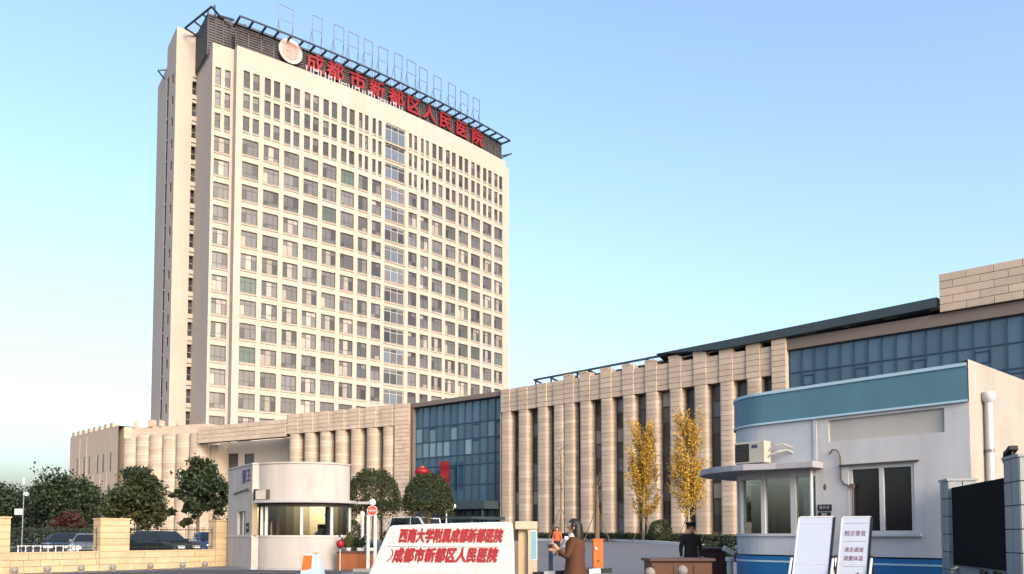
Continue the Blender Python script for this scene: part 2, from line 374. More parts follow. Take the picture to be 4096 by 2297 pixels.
def build_tower():
    root = thing('hospital_tower', 'tall cream curved hospital tower with rows of windows and red rooftop lettering', 'tower', (TC[0], TC[1], 0), TA)
    REC = .28
    holes = []; wins = []
    zrows = [(WIDE0 - FLOOR * k - 2.5, WIDE0 - FLOOR * k) for k in range(14)]
    up = [(75.46 - 2.75, 75.46), (71.7 - 2.45, 71.7), (68.05 - 2.4, 68.05)]
    for s, wd in COLS:
        for (a, b) in zrows:
            holes.append((s - wd / 2, s + wd / 2, a, b)); wins.append(('wide' if wd > 2 else 'mid', s, wd, a, b))
        nw = 1.05 if wd > 2 else .72
        off = wd / 2 - nw / 2
        for (a, b) in up:
            for sg in (-1, 1):
                holes.append((s + sg * off - nw / 2, s + sg * off + nw / 2, a, b)); wins.append(('narrow' if nw > 1 else 'slim', s + sg * off, nw, a, b))
    gz = [(WIDE0 - FLOOR * k - 2.75, WIDE0 - FLOOR * k) for k in range(14)] + [(65.6, 68.3), (69.1, 71.9), (72.3, 75.6)]
    for (a, b) in gz: holes.append((-2.2, 2.2, a, b)); wins.append(('glass', 0, 4.4, a, b))
    SL, SR = -29.35, 29.3; TOPZ = 79.1
    def fn(s, d, z): x, y = arc(s, d); return (x, y, z)
    mb = MB(); ss = [SL + (SR - SL) * i / 30 for i in range(31)]
    wall_grid(mb, fn, ss, [0, 12, TOPZ], holes, REC)
    # parapet cap, ends, back of the main slab
    n = len(ss)
    for a, b in zip(ss[:-1], ss[1:]):
        mb.face([fn(a, 0, TOPZ), fn(b, 0, TOPZ), fn(b, .5, TOPZ), fn(a, .5, TOPZ)])
        mb.face([fn(a, .5, TOPZ), fn(b, .5, TOPZ), fn(b, .5, 77.6), fn(a, .5, 77.6)])
        mb.face([fn(a, .5, 77.6), fn(b, .5, 77.6), fn(b, 22, 77.6), fn(a, 22, 77.6)])
        mb.face([fn(b, 22, 0), fn(a, 22, 0), fn(a, 22, 77.6), fn(b, 22, 77.6)])
    for s, sg in ((SL, 1), (SR, -1)):
        mb.face([fn(s, 0, 0), fn(s, 0, TOPZ), fn(s, 22, TOPZ), fn(s, 22, 0)])
    # recessed end bay at the left (one window column), its flank, the stair shaft behind
    XL = -32.65
    def fb(s, d, z): x, y = arc(s, d + 1.6); return (x, y, z)
    h2 = []
    for (a, b) in zrows: h2.append((-32.2, -29.78, a, b)); wins.append(('endwide', -30.99, 2.42, a, b))
    for (a, b) in up:
        for c in (-31.75, -30.25): h2.append((c - .45, c + .45, a, b)); wins.append(('endnarrow', c, .9, a, b))
    wall_grid(mb, fb, [XL, SL + .02], [0, TOPZ + .1], h2, REC)
    mb.face([fb(XL, 0, TOPZ + .1), fb(SL, 0, TOPZ + .1), fb(SL, 9.4, TOPZ + .1), fb(XL, 9.4, TOPZ + .1)])
    def quadv(s0, d0, s1, d1, z0, z1):
        a = arc(s0, d0); b = arc(s1, d1); mb.face([(a[0], a[1], z0), (b[0], b[1], z0), (b[0], b[1], z1), (a[0], a[1], z1)])
    quadv(XL, 11, XL, 1.6, 0, TOPZ + .1)
    # stair shaft face with a recessed strip of dark landings
    BS = -36.2; BZ = 85.5
    strip = []
    k = 0; z = 8.0
    while z < 76: strip.append((-33.45, XL - .03, z + .25, z + 3.2)); z += FLOOR
    def fsh(s, d, z): x, y = arc(s, d + 11); return (x, y, z)
    wall_grid(mb, fsh, [BS, XL], [0, BZ], strip, .9)
    for (a, b, c, d) in strip:
        m2 = MB(); m2.box(a, b, 0, .04, c, d); 
    # flank of the shaft: slit window strip and small lights
    def ffl(s, d, z):   # s measured backward from the corner
        x, y = arc(BS, 11 + s); x2, y2 = arc(BS + 1, 11 + s); tx, ty = (x2 - x), (y2 - y)
        return (x + tx * d, y + ty * d, z)
    hol = []; z = 14.0
    while z < 77: hol.append((1.7, 3.0, z, z + 1.5)); hol.append((5.5, 7.0, z - .6, z + 2.85)); z += FLOOR
    m3 = MB(); wall_grid(m3, ffl, [0, 7.2], [0, BZ], [h for h in hol], .08)
    wall_grid(m3, ffl, [7.2, 15.0], [0, 82.2], [], .35)
    for f in m3.f: mb.face([m3.v[i] for i in reversed(f)])
    # roofs and inner walls of the shaft
    P = lambda s, d, z: (*arc(s, d), z)
    mb.face([P(BS, 11, BZ), P(XL, 11, BZ), P(XL, 18.2, BZ), P(BS, 18.2, BZ)])
    mb.face([P(BS, 18.2, 82.2), P(XL, 18.2, 82.2), P(XL, 26, 82.2), P(BS, 26, 82.2)])
    mb.face([P(BS, 18.2, 82.2), P(XL, 18.2, 82.2), P(XL, 18.2, BZ), P(BS, 18.2, BZ)])
    mb.face([P(XL, 11, 77), P(XL, 18.2, 77), P(XL, 18.2, BZ), P(XL, 11, BZ)])
    mb.face([P(XL, 26, 0), P(BS, 26, 0), P(BS, 26, 82.2), P(XL, 26, 82.2)])
    # right end bay
    h3 = []
    for (a, b) in zrows + up: h3.append((29.75, 31.2, a, b)); wins.append(('rightend', 30.475, 1.45, a, b))
    wall_grid(mb, fb, [SR, 32.35], [0, TOPZ], h3, REC)
    quadv(32.35, 1.6, 32.35, 20, 0, TOPZ)
    mb.face([fb(SR, 0, TOPZ), fb(32.35, 0, TOPZ), fb(32.35, 18, TOPZ), fb(SR, 18, TOPZ)])
    mb.build('wall', 'tower_render', root)
    # dark glazing behind the shaft's recessed landings and slits
    for (a, b, c, d) in strip: m = MB(); m.face([fsh(a, .88, c), fsh(b, .88, c), fsh(b, .88, d), fsh(a, .88, d)]); m.build('stair_window', 'glass_dark', root)
    for (a, b, c, d) in hol: m = MB(); m.face([ffl(b, .06, c), ffl(a, .06, c), ffl(a, .06, d), ffl(b, .06, d)]); m.build('slit_window', 'slit_dark', root)
    for (a, b, c, d) in strip:
        m = MB(); m.tube((fsh(a, .15, c + 1.0)), (fsh(b, .15, c + 1.0)), .04, n=6); m.bar(fsh(a, .4, d - .35), fsh(b, .4, d - .35), .5, .5)
        m.build('stair_landing', 'tower_trim', root)
    for kind, s, wd, a, b in wins:
        if b < 10.5: continue
        if kind in ('endwide', 'endnarrow', 'rightend'):
            x, y = arc(s, 1.6 + REC - .06); k2 = {'endwide': 'wide', 'endnarrow': 'narrow', 'rightend': 'mid'}[kind]
            base = {'wide': 2.6, 'narrow': 1.05, 'mid': 1.95}[k2]; hb = {'wide': 2.5, 'narrow': 2.45, 'mid': 2.5}[k2]
            o = add_window(root, k2, base, hb, (x, y, a), s / TR, True); o.scale = (wd / base, 1, (b - a) / hb)
        else:
            x, y = arc(s, REC - .06)
            hb = {'wide': 2.5, 'mid': 2.5, 'narrow': 2.45, 'slim': 2.45, 'glass': 2.75}[kind]
            base = {'wide': 2.6, 'mid': 1.95, 'narrow': 1.05, 'slim': .72, 'glass': 4.4}[kind]
            o = add_window(root, kind, base, hb, (x, y, a), s / TR, True); o.scale = (1, 1, (b - a) / hb)
    # sign screen on the roof: louvered dark wall, one panel per bay, with cantilevered pergola frame
    SZ0, SZ1 = 77.7, 83.4
    edges = [-29.3 + 2.09 * i for i in range(29)]
    scr = None
    for a, b in zip(edges[:-1], edges[1:]):
        m = MB(); cm = (a + b) / 2; x, y = arc(cm, 1.1); L = (b - a) / 2
        z = SZ0
        while z < SZ1 - .2:
            m.face([(-L + .05, 0, z), (L - .05, 0, z), (L - .05, .16, z + .42), (-L + .05, .16, z + .42)])
            m.face([(-L + .05, 0, z), (-L + .05, .12, z - .03), (L - .05, .12, z - .03), (L - .05, 0, z)])
            z += .42
        m.box(-L, -L + .1, -.05, .25, SZ0, SZ1); m.box(L - .1, L, -.05, .25, SZ0, SZ1)
        m.bar((-L, .22, SZ0 + .4 + 1.2 * (int(cm * 3) % 3)), (L, .22, SZ1 - .6), .12, .12)
        m.box(-L, L, .3, .34, SZ0, SZ1)
        m.build('screen_panel', 'louver', root, (x, y, 0), cm / TR)
    for i, s in enumerate(edges):
        m = MB(); m.box(-.13, .13, -2.4, .9, 0, .3); m.build('outrigger', 'steel_dark', root, (*arc(s, 1.1), SZ1 - .3), s / TR)
    m = MB(); m2 = MB()
    for a, b in zip(edges[:-1], edges[1:]):
        for d, mm, wd in ((-1.2, m, .22), (1.05, m2, .34)):
            p = arc(a, d); q = arc(b, d); mm.bar((p[0], p[1], SZ1 - .12), (q[0], q[1], SZ1 - .12), wd, wd)
    m.build('outer_rail', 'steel_dark', root); m2.build('inner_rail', 'steel_dark', root)
    # right end bracing of the screen
    m = MB(); e = edges[-1]
    p0 = (*arc(e, 1.1), SZ1 - .2); p1 = (*arc(e + 2.4, .2), SZ1 - 1.6)
    m.bar(p0, (*arc(e + 1.6, 6), SZ1 - .6), .25, .25); m.bar((*arc(e, 1.0), 80.2), p1, .22, .22); m.bar(p1, (*arc(e + 1.6, 6), SZ1 - 1.4), .2, .2)
    for zz in (79.4, 80.4, 81.4, 82.4): m.bar((*arc(e, 1.1), zz), (*arc(e + 1.6, 6), zz - .3), .1, .3)
    m.bar((*arc(e + 1.6, 6), 77.5), (*arc(e + 1.6, 6), SZ1 - .4), .25, .25)
    m.build('end_bracing', 'steel_dark', root)
    # return screen over the left end bay and its open frame
    m = MB(); z = 78.6
    while z < 85.0:
        m.bar((*arc(-26.0, 3.6), z), (*arc(-33.0, 3.6), z), .14, .30); m.bar((*arc(-33.0, 3.6), z), (*arc(-33.0, 10.8), z), .14, .30); z += .44
    for s in (-27.0, -28.2, -29.4, -30.6, -31.8, -33.0): m.bar((*arc(s, 3.5), 78), (*arc(s, 3.5), 85.3), .2, .2)
    a = arc(-26.0, 3.85); b = arc(-33.0, 3.85); c = arc(-33.0, 10.8)
    m.face([(b[0], b[1], 78), (a[0], a[1], 78), (a[0], a[1], 85), (b[0], b[1], 85)])
    m.build('return_screen', 'louver', root)
    m = MB(); zt = 85.2
    f0, f1, f2, f3 = arc(-33.0, 1.4), arc(-30.2, 3.5), arc(-35.2, 9.6), arc(-33.0, 10.6)
    g0 = (*f0, zt - .4); g2 = (*f2, zt - .4)
    i0 = (*arc(-31.2, 3.4), zt - .2); i2 = (*arc(-33.0, 10.8), zt - .2)
    m.bar(g0, g2, .24, .24); m.bar(g0, i0, .24, .24); m.bar(i0, i2, .3, .4); m.bar(g2, i2, .24, .24)
    for q in (.33, .66):
        pa = Vector(g0).lerp(Vector(g2), q); pb = Vector(i0).lerp(Vector(i2), q); m.bar(pa, pb, .2, .2)
    m.bar(i0, (*arc(-29.3, 2.0), SZ1 + .9), .26, .3)
    m.tube((*arc(-31.6, 5), 85), (*arc(-31.6, 5), 87.6), .06, n=5); m.tube((*arc(-31.6, 5), 86.9), (*arc(-31.6, 5), 87.5), .14, n=6)
    m.build('open_frame', 'steel_dark', root)
    m = MB(); q = arc(BS, 19); m.bar((q[0], q[1], 82), (q[0] - 1.3, q[1] + .3, 81.5), .16, .2); m.bar((q[0] - 1.3, q[1] + .3, 81.5), (q[0], q[1] + .6, 80.6), .16, .2)
    m.build('bracket', 'steel_dark', root)
    # red characters, one object each
    chars = '成都市新都区人民医院'
    for ch, s in zip(chars, [-15.85, -12.05, -7.7, -3.7, 0.55, 4.45, 8.25, 12.35, 16.75, 21.15]):
        x, y = arc(s, .62)
        text('sign_character', ch, 3.3, 'red_sign', root, (x, y, 81.15), (PI / 2, 0, s / TR), .12, 1.05, 0, .075)
    # pale letter boxes fixed low on the screen
    r = random.Random(5)
    for i in range(15):
        s = -17.2 + i * 1.32
        m = MB(); wd = r.uniform(.35, .58); h = r.uniform(.7, 1.25)
        m.box(-wd, wd, -.08, .08, 0, .16); m.box(-wd, -wd + .2, -.08, .08, .16, h); m.box(wd - .2, wd, -.08, .08, .16, h)
        if i % 2: m.box(-wd + .2, wd - .2, -.08, .08, h * .55, h * .8)
        m.build('letter_box', 'white_sign', root, (*arc(s, .3), 78.2 + .9), s / TR)
    e = thing('x', None, None); bpy.data.objects.remove(e)
    x, y = arc(-20.4, .35)
    m = MB()
    def disc(mb, r0, r1, y0, y1, mi, n=48):
        for k in range(n):
            a, b = 2 * PI * k / n, 2 * PI * (k + 1) / n
            A = lambda r, an, yy: (r * math.cos(an), yy, r * math.sin(an))
            mb.face([A(r0, a, y0), A(r1, a, y0), A(r1, b, y0), A(r0, b, y0)] if r0 > 0 else [A(0, a, y0), A(r1, a, y0), A(r1, b, y0)], mi)
            mb.face([A(r1, a, y0), A(r1, a, y1), A(r1, b, y1), A(r1, b, y0)], mi)
    disc(m, 0, 1.30, -.10, .1, 0); disc(m, 1.30, 1.42, -.14, .1, 2); disc(m, 1.42, 2.05, -.06, .2, 1)
    m.box(-.1, .1, -.17, -.1, -.85, .85, 2); m.box(-.75, -.12, -.15, -.1, -.08, .08, 2)
    for k in range(9):
        a = -.9 + k * .22; m.bar((.95 * math.cos(a), -.13, .95 * math.sin(a)), (.95 * math.cos(a + .2), -.13, .95 * math.sin(a + .2)), .06, .1, 2); m.bar((-.7 * math.cos(a), -.13, .75 * math.sin(a)), (-.7 * math.cos(a + .2), -.13, .75 * math.sin(a + .2)), .06, .1, 2)
    m.build('emblem', ['emblem_pink', 'emblem_ring', 'emblem_line'], root, (x, y, 81.6), -20.4 / TR)
    # bare letter frames standing on the roof: things of their own
    ms = [-19.7, -13.9, -9.6, -6.6, -3.4, -.1, 3.4, 6.6, 9.6, 13.3, 17.3, 20.9, 24.5]
    words = ['first', 'second', 'third', 'fourth', 'fifth', 'sixth', 'seventh', 'eighth', 'ninth', 'tenth', 'eleventh', 'twelfth', 'rightmost']
    cosA, sinA = math.cos(TA), math.sin(TA)
    for i, s in enumerate(ms):
        x, y = arc(s, 4.0); top = 91.4 if i == 0 else 92.0 + rnd.uniform(-.25, .25); b = 77.6
        wx = TC[0] + x * cosA - y * sinA; wy = TC[1] + x * sinA + y * cosA
        t = thing('sign_frame', 'bare thin steel letter frame on the tower roof, %s' % ('leftmost and widest' if i == 0 else words[i] + ' from the left' if i < 12 else words[i]), 'sign frame', (wx, wy, b), TA + s / TR, 'bare letter frames on the roof')
        hw = 1.25 if i == 0 else .95 + rnd.uniform(-.1, .12); H = top - b
        for sg in (-1, 1):
            m = MB(); m.bar((sg * hw, 0, 0), (sg * hw, 0, H), .1, .1); m.build('post', 'grey_metal', t)
            m = MB(); m.bar((sg * hw, 0, H - 2.6), (sg * (hw + .35), 2.2, 5.8), .07, .07); m.bar((sg * (hw + .35), 2.2, 5.8), (sg * (hw + .35), 2.2, 0), .07, .07); m.bar((sg * hw, 0, H - 3.4), (sg * (hw - .5), -.7, 6.2), .06, .06); m.build('stay', 'grey_metal', t)
        m = MB(); m.bar((-hw, 0, H), (hw, 0, H), .1, .1); m.build('top_bar', 'grey_metal', t)
        m = MB(); m.bar((-hw, 0, H - 2.5), (hw, 0, H - 2.5), .08, .08); m.build('cross_bar', 'grey_metal', t)
    return root
build_tower()

# ------------------------------------------------------------------ podium wings
BASE = .9
def column_mesh(name, wd, bulge, dep, z0, z1, course, cap=None):
    prof = []
    n = 10
    def se(a, e): return math.copysign(abs(a) ** e, a)
    ex, ey = (.45, .6) if bulge < .3 else (1, 1)
    pts = [(-wd / 2, dep)] + [(-wd / 2 * se(math.cos(PI * k / n), ex), -bulge * se(math.sin(PI * k / n), ey)) for k in range(n + 1)] + [(wd / 2, dep)]
    m = MB(); rings = []; z = z0
    def ring(off, z):
        i = len(m.v)
        for x, y in pts:
            l = math.hypot(x, y + .2); m.v.append((x - off * x / max(l, .01), y - off * (y + .2) / max(l, .01), z))
        rings.append(i)
    while z < z1 - .01:
        zt = min(z + course, z1)
        ring(0, z); ring(0, zt - .035); ring(.035, zt - .035); ring(.035, zt); z = zt
    k = len(pts)
    for q, (a, b) in enumerate(zip(rings[:-1], rings[1:])):
        for j in range(k - 1):
            m.f.append((a + j, a + j + 1, b + j + 1, b + j)); m.m.append(1 if q % 4 in (1, 2, 3) else 0)
    m.f.append(tuple(rings[-1] + j for j in range(k))); m.m.append(0)
    return m.mesh(name, ['stone_course', 'stone_groove'], 30)
PANEL = {}
def stone_panels(parent, x0, x1, z0, z1, rows, wide, y, dep=.12, stagger=True, m='stone', gap=.03):
    h = (z1 - z0) / rows; n = max(1, round((x1 - x0) / wide)); wd = (x1 - x0) / n
    for r in range(rows):
        cuts = [x0 + wd * i for i in range(n + 1)]
        if stagger and r % 2: cuts = [x0] + [x0 + wd * (i + .5) for i in range(n)] + [x1]
        for a, b in zip(cuts[:-1], cuts[1:]):
            key = (round(b - a, 3), round(h, 3), dep, m)
            if key not in PANEL:
                mb = MB(); L = (b - a) / 2 - gap / 2; q = .015
                mb.box(-L, L, q, dep, 0, h - gap)
                mb.face([(-L + q, 0, q), (L - q, 0, q), (L - q, 0, h - gap - q), (-L + q, 0, h - gap - q)])
                for p, r2 in (((-L, q, 0), (-L + q, 0, q)),): pass
                o4 = [(-L, q, 0), (L, q, 0), (L, q, h - gap), (-L, q, h - gap)]; i4 = [(-L + q, 0, q), (L - q, 0, q), (L - q, 0, h - gap - q), (-L + q, 0, h - gap - q)]
                for k in range(4): mb.face([o4[k], o4[(k + 1) % 4], i4[(k + 1) % 4], i4[k]])
                PANEL[key] = mb.mesh('stone_panel', [m])
            put('stone_panel', PANEL[key], parent, ((a + b) / 2, y + rnd.uniform(-.006, .006), z0 + r * h))
def strip_window(parent, x0, x1, y, z0, z1, n=9):
    m = MB(); b = .09
    m.box(x0, x0 + b, y - .05, y + .05, z0, z1); m.box(x1 - b, x1, y - .05, y + .05, z0, z1)
    hs = [z0 + (z1 - z0) * i / n for i in range(n + 1)]
    for h in hs: m.box(x0 + b, x1 - b, y - .045, y + .045, h - .08, h + .08)
    o = m.build('window', 'frame_dark', parent)
    key = ('strip', round(x1 - x0, 2), round(z1 - z0, 2), n)
    if key not in PANEL:
        q = MB(); q.face([(-(x1 - x0) / 2 + b, 0, -(z1 - z0) / n / 2), ((x1 - x0) / 2 - b, 0, -(z1 - z0) / n / 2), ((x1 - x0) / 2 - b, 0, (z1 - z0) / n / 2), (-(x1 - x0) / 2 + b, 0, (z1 - z0) / n / 2)])
        PANEL[key] = [q.mesh('pane', [k]) for k in ('glass_dark', 'glass_mid', 'glass_curtain', 'glass_blue')]
    for i in range(n):
        put('pane', rnd.choice(PANEL[key][:1] * 6 + PANEL[key][1:]), o, ((x0 + x1) / 2, y + .01, (hs[i] + hs[i + 1]) / 2))

WA = math.atan2(-.670, .742); WO = (-1.4, 92.5)
def build_right_wing():
    root = thing('hospital_wing', 'long low hospital wing of beige stone columns and blue glass at the right', 'building', (WO[0], WO[1], BASE), WA)
    ZC = 14.6; ZT = 17.2   # lintel and cornice top above its base
    cols = [.85, 3.45, 6.25, 8.55, 9.95, 12.1, 14.8, 17.5, 20.2, 22.9, 25.55, 28.2, 30.85]
    cm = column_mesh('column', 1.34, .17, 1.0, 0, ZC, .46)
    for x in cols: put('column', cm, root, (x, .19, 0))
    m = MB(); m.box(32.6, 33.9, .02, 3.0, 0, ZT + .55); m.build('end_pier', 'stone', root)
    stone_panels(root, 32.6, 33.9, 8.0, ZT + .5, 20, 1.4, -.10, .1, False)
    # cornice of panels in five courses, one run per bay, over a recessed backing
    m = MB(); m.box(.0, 32.6, .19, 1.6, ZC, ZT); m.build('cornice_core', 'stone_joint', root)
    edge = 0.0
    for x in cols + [34.0]:
        if x < 33:
            stone_panels(root, x - .67, x + .67, ZC, ZT + .02, 5, 1.4, -.02, .2, False)
        if min(x - .67, 32.6) - edge > .15: stone_panels(root, edge, min(x - .67, 32.6), ZC, ZT, 5, 1.6, .10, .1, False)
        edge = x + .67
    for i, x in enumerate(cols[4:]):
        m = MB(); m.box(-.67, .67, 0, .9, 0, .34 + .016 * i); m.box(-.72, .35, -.03, .6, .34 + .016 * i, .50 + .016 * i)
        m.build('parapet_block', 'stone', root, (x, .0, ZT))
    # recessed glazing between columns
    allc = cols + [33.4]
    for a, b in zip(allc[:-1], allc[1:]):
        x0, x1 = a + .67, b - .67
        if x1 - x0 < .2: continue
        strip_window(root, x0, x1, 1.02, .9, ZC - .02, 9)
    m = MB(); m.box(0, 34, 1.25, 2.2, 0, ZC); m.box(0, 33.9, .8, 1.2, 0, .88); m.build('back_wall', 'fascia_brown', root)
    # glass curtain wall at the right
    GX = [33.95 + 1.1 * i for i in range(18)]; rows = [16.6, 14.65, 12.75, 10.85, 8.9, 7.0, 4.0, .6]
    key = {}
    for i in range(17):
        for j in range(7):
            h = rows[j] - rows[j + 1]; k = round(h, 3)
            if k not in key:
                q = MB(); q.box(-.55, .55, 0, .03, 0, h); key[k] = q.mesh('pane', ['curtain_wall'])
            o = put('pane', key[k], root, (GX[i] + .55, .62, rows[j + 1])); o.rotation_euler = (rnd.uniform(-.004, .004), 0, rnd.uniform(-.006, .006))
            if j in (1, 2) and i % 4 == (1 if j == 1 else 3):
                f = MB(); z0, z1 = rows[j + 1] + .7, rows[j + 1] + 1.55
                f.box(-.5, .5, -.06, .0, z0 - .05, z0 + .05); f.box(-.5, .5, -.06, .0, z1 - .05, z1 + .05); f.box(-.5, -.42, -.06, 0, z0, z1); f.box(.42, .5, -.06, 0, z0, z1)
                f.build('sash', 'mullion', root, (GX[i] + .55, .6, 0))
    for x in GX:
        m = MB(); m.box(-.045, .045, -.1, .08, .6, 16.6); m.build('mullion', 'mullion', root, (x, .6, 0))
    for z in rows:
        m = MB(); m.box(33.95, 52.7, -.05, .06, z - .05, z + .05); m.build('transom', 'mullion', root, (0, .58, 0))
    m = MB(); m.box(33.92, 52.8, .2, 1.6, 16.66, 17.6); m.build('fascia', 'fascia_brown', root)
    m = MB(); m.box(33.95, 52.7, 1.4, 1.6, 0, 16.6); m.box(33.95, 52.7, .5, 1.5, 0, .55); m.build('curtain_backing', 'frame_dark', root)
    # roof: rising dark eaves with an open steel rail toward the far end
    def rz(x): return 17.35 + .9 * min(1, max(0, (x - 4) / 42)) ** 1.3
    m = MB(); xs = [21 + i for i in range(26)]
    for a, b in zip(xs[:-1], xs[1:]):
        ta = min(1, max(.03, (a - 21) / 7.)); tb = min(1, max(.03, (b - 21) / 7.))
        A = [(a, -.3, rz(a) + .55), (b, -.3, rz(b) + .55), (b, -.3, rz(b) + .55 - .75 * tb), (a, -.3, rz(a) + .55 - .75 * ta)]
        m.face(A[::-1]); m.face([(a, -.3, rz(a) + .55), (b, -.3, rz(b) + .55), (b, 9, rz(b) + 1.3), (a, 9, rz(a) + 1.3)])
        m.face([(a, -.3, rz(a) + .55 - .75 * ta), (b, -.3, rz(b) + .55 - .75 * tb), (b, 3, rz(b) - .55), (a, 3, rz(a) - .55)])
    m.build('roof', 'roof_dark', root)
    m = MB(); xs = [5 + i for i in range(18)]
    for a, b in zip(xs[:-1], xs[1:]): m.bar((a, .15, rz(a) + .38), (b, .15, rz(b) + .38), .16, .2)
    for x in (5.2, 7.4, 9.4, 11, 12.6, 14.9, 17.2, 19.6): m.bar((x, .1, rz(x) + .32), (x, 2.5, rz(x) - .1), .14, .2); m.bar((x, .25, ZT - .1), (x, .25, rz(x) + .34), .14, .14)
    m.build('roof_rail', 'roof_dark', root)
    m = MB()
    for a in range(9, 46): m.face([(a, 1.1, ZT - .1), (a + 1, 1.1, ZT - .1), (a + 1, 1.1, rz(a + 1) + .1), (a, 1.1, rz(a) + .1 - (.5 if a < 12 else 0))])
    m.build('roof_fascia', 'roof_dark', root)
    m = MB()
    for i in range(9): m.bar((19 + i * 3.3, .2, rz(19 + 3.3 * i) - .25), (21.4 + i * 3.3, .2, rz(21.4 + 3.3 * i) - .12), .2, .12)
    m.build('eaves_light', 'fascia_brown', root)
    # stone block rising over the roof at the far right
    m = MB(); m.box(46.2, 53.5, .02, 6, 17.65, 20.55); m.build('upper_block', 'stone_joint', root)
    stone_panels(root, 46.15, 53.5, 17.65, 20.6, 5, 1.8, -.10, .12, True)
    # left end return of the wing beside the atrium
    m = MB(); m.box(-.02, .0, .1, 3, 0, ZT); m.build('end_return', 'stone', root)
    return root
build_right_wing()

def build_atrium():
    # between the wings
    A = Vector((-12.9, 101.6)); B = Vector((-1.4, 92.5)); d = (B - A); L = d.length; ang = math.atan2(d.y, d.x)
    root = thing('glass_atrium', 'dark blue glass entrance block between the two stone wings', 'building', (A.x, A.y, BASE), ang)
    n = 12; wd = (L - .5) / n; rows = [16.55, 14.0, 12.1, 10.2, 9.0, 6.6, 4.0, .2]
    for i in range(n):
        for j in range(7):
            h = rows[j] - rows[j + 1]
            pale = j in (1, 2) and i in (0, 1, 2, 3, 4, 5, 7, 10)
            q = MB(); q.box(-wd / 2 + .02, wd / 2 - .02, 0, .03, 0, h)
            o = q.build('pane', 'curtain_wall_pale' if pale and rnd.random() < .8 else 'curtain_wall', root, (.25 + wd * (i + .5), 1.0, rows[j + 1]))
            o.rotation_euler = (rnd.uniform(-.004, .004), 0, rnd.uniform(-.006, .006))
            if (i, j) in ((2, 1), (5, 1), (8, 1), (11, 1), (8, 2), (11, 2), (5, 4)):
                f = MB(); f.box(-wd / 2, wd / 2, -.07, 0, h - .32, h - .1); f.build('sash', 'mullion', root, (.25 + wd * (i + .5), .99, rows[j + 1]))
    for i in range(n + 1):
        m = MB(); m.box(-.045, .045, -.12, .1, 0, 16.5); m.build('mullion', 'mullion', root, (.25 + wd * i, 1.0, 0))
    for z in rows:
        m = MB(); m.box(.2, L - .2, -.06, .08, z - .06, z + .06); m.build('transom', 'mullion', root, (0, .97, 0))
    m = MB(); m.box(.05, L - .02, .3, 2.0, 16.62, 17.15); m.build('fascia', 'fascia_brown', root)
    m = MB(); m.box(.05, .25, .4, 2, 0, 16.6); m.box(L - .2, L - .03, .5, 2, 0, 16.6); m.build('side_frame', 'fascia_brown', root)
    m = MB(); m.box(.25, L - .2, 1.8, 2.0, 0, 16.6); m.build('backing', 'frame_dark', root)
    m = MB(); m.box(4.6, L - .3, -2.4, .9, 3.55, 4.45); m.box(4.9, 5.1, -2.2, -2.0, 0, 3.55); m.box(L - .9, L - .7, -2.2, -2.0, 0, 3.55); m.build('entrance_canopy', 'roof_dark', root)
    m = MB(); m.box(7.6, L + 2.4, -7.6, -2.0, 2.25, 2.55)
    for x in (7.9, 11.2, L + 2.1): m.box(x - .1, x + .1, -7.4, -7.2, -.9, 2.25)
    m.build('lower_canopy', 'roof_dark', root)
    ax = Vector((math.cos(ang), math.sin(ang))); nn = Vector((math.sin(ang), -math.cos(ang)))
    # hanging red lantern and banner, things of their own
    p = A + ax * 3.2 + nn * .9
    t = thing('lantern', 'round red lantern hanging before the blue glass above the dark clipped tree', 'lantern', (p.x, p.y, BASE + 8.3))
    m = MB(); m.lathe([(.2, -.52), (.55, -.46), (.85, -.25), (.95, 0), (.85, .25), (.55, .46), (.2, .52)], 20); m.build('body', 'red_sign', t, smooth=50)
    m = MB(); m.lathe([(.3, .5), (.3, .6)], 12); m.lathe([(.3, -.6), (.3, -.5)], 12); m.tube((0, 0, .58), (0, 0, .8), .03); m.tube((0, 0, .78), (0, 1.6, .78), .03); m.build('cap', 'orange', t)
    p = A + ax * 6.3 + nn * .25
    t = thing('banner', 'tall red banner hanging on the blue glass entrance block', 'banner', (p.x, p.y, BASE + 6.1), ang)
    m = MB()
    for k in range(14):
        z0, z1 = k * .24, k * .24 + .24; y0 = .05 * math.sin(k * .9); y1 = .05 * math.sin((k + 1) * .9)
        m.face([(-.75, y0, z0), (.75, y0 + .04, z0), (.75, y1 + .04, z1), (-.75, y1, z1)])
    m.build('cloth', 'red_sign', t, smooth=60)
    m = MB(); m.tube((-.85, 0, 3.38), (.85, .04, 3.38), .05); m.tube((-.8, 0, 0), (.8, .02, 0), .05); m.build('rod', 'grey_metal', t)
build_atrium()

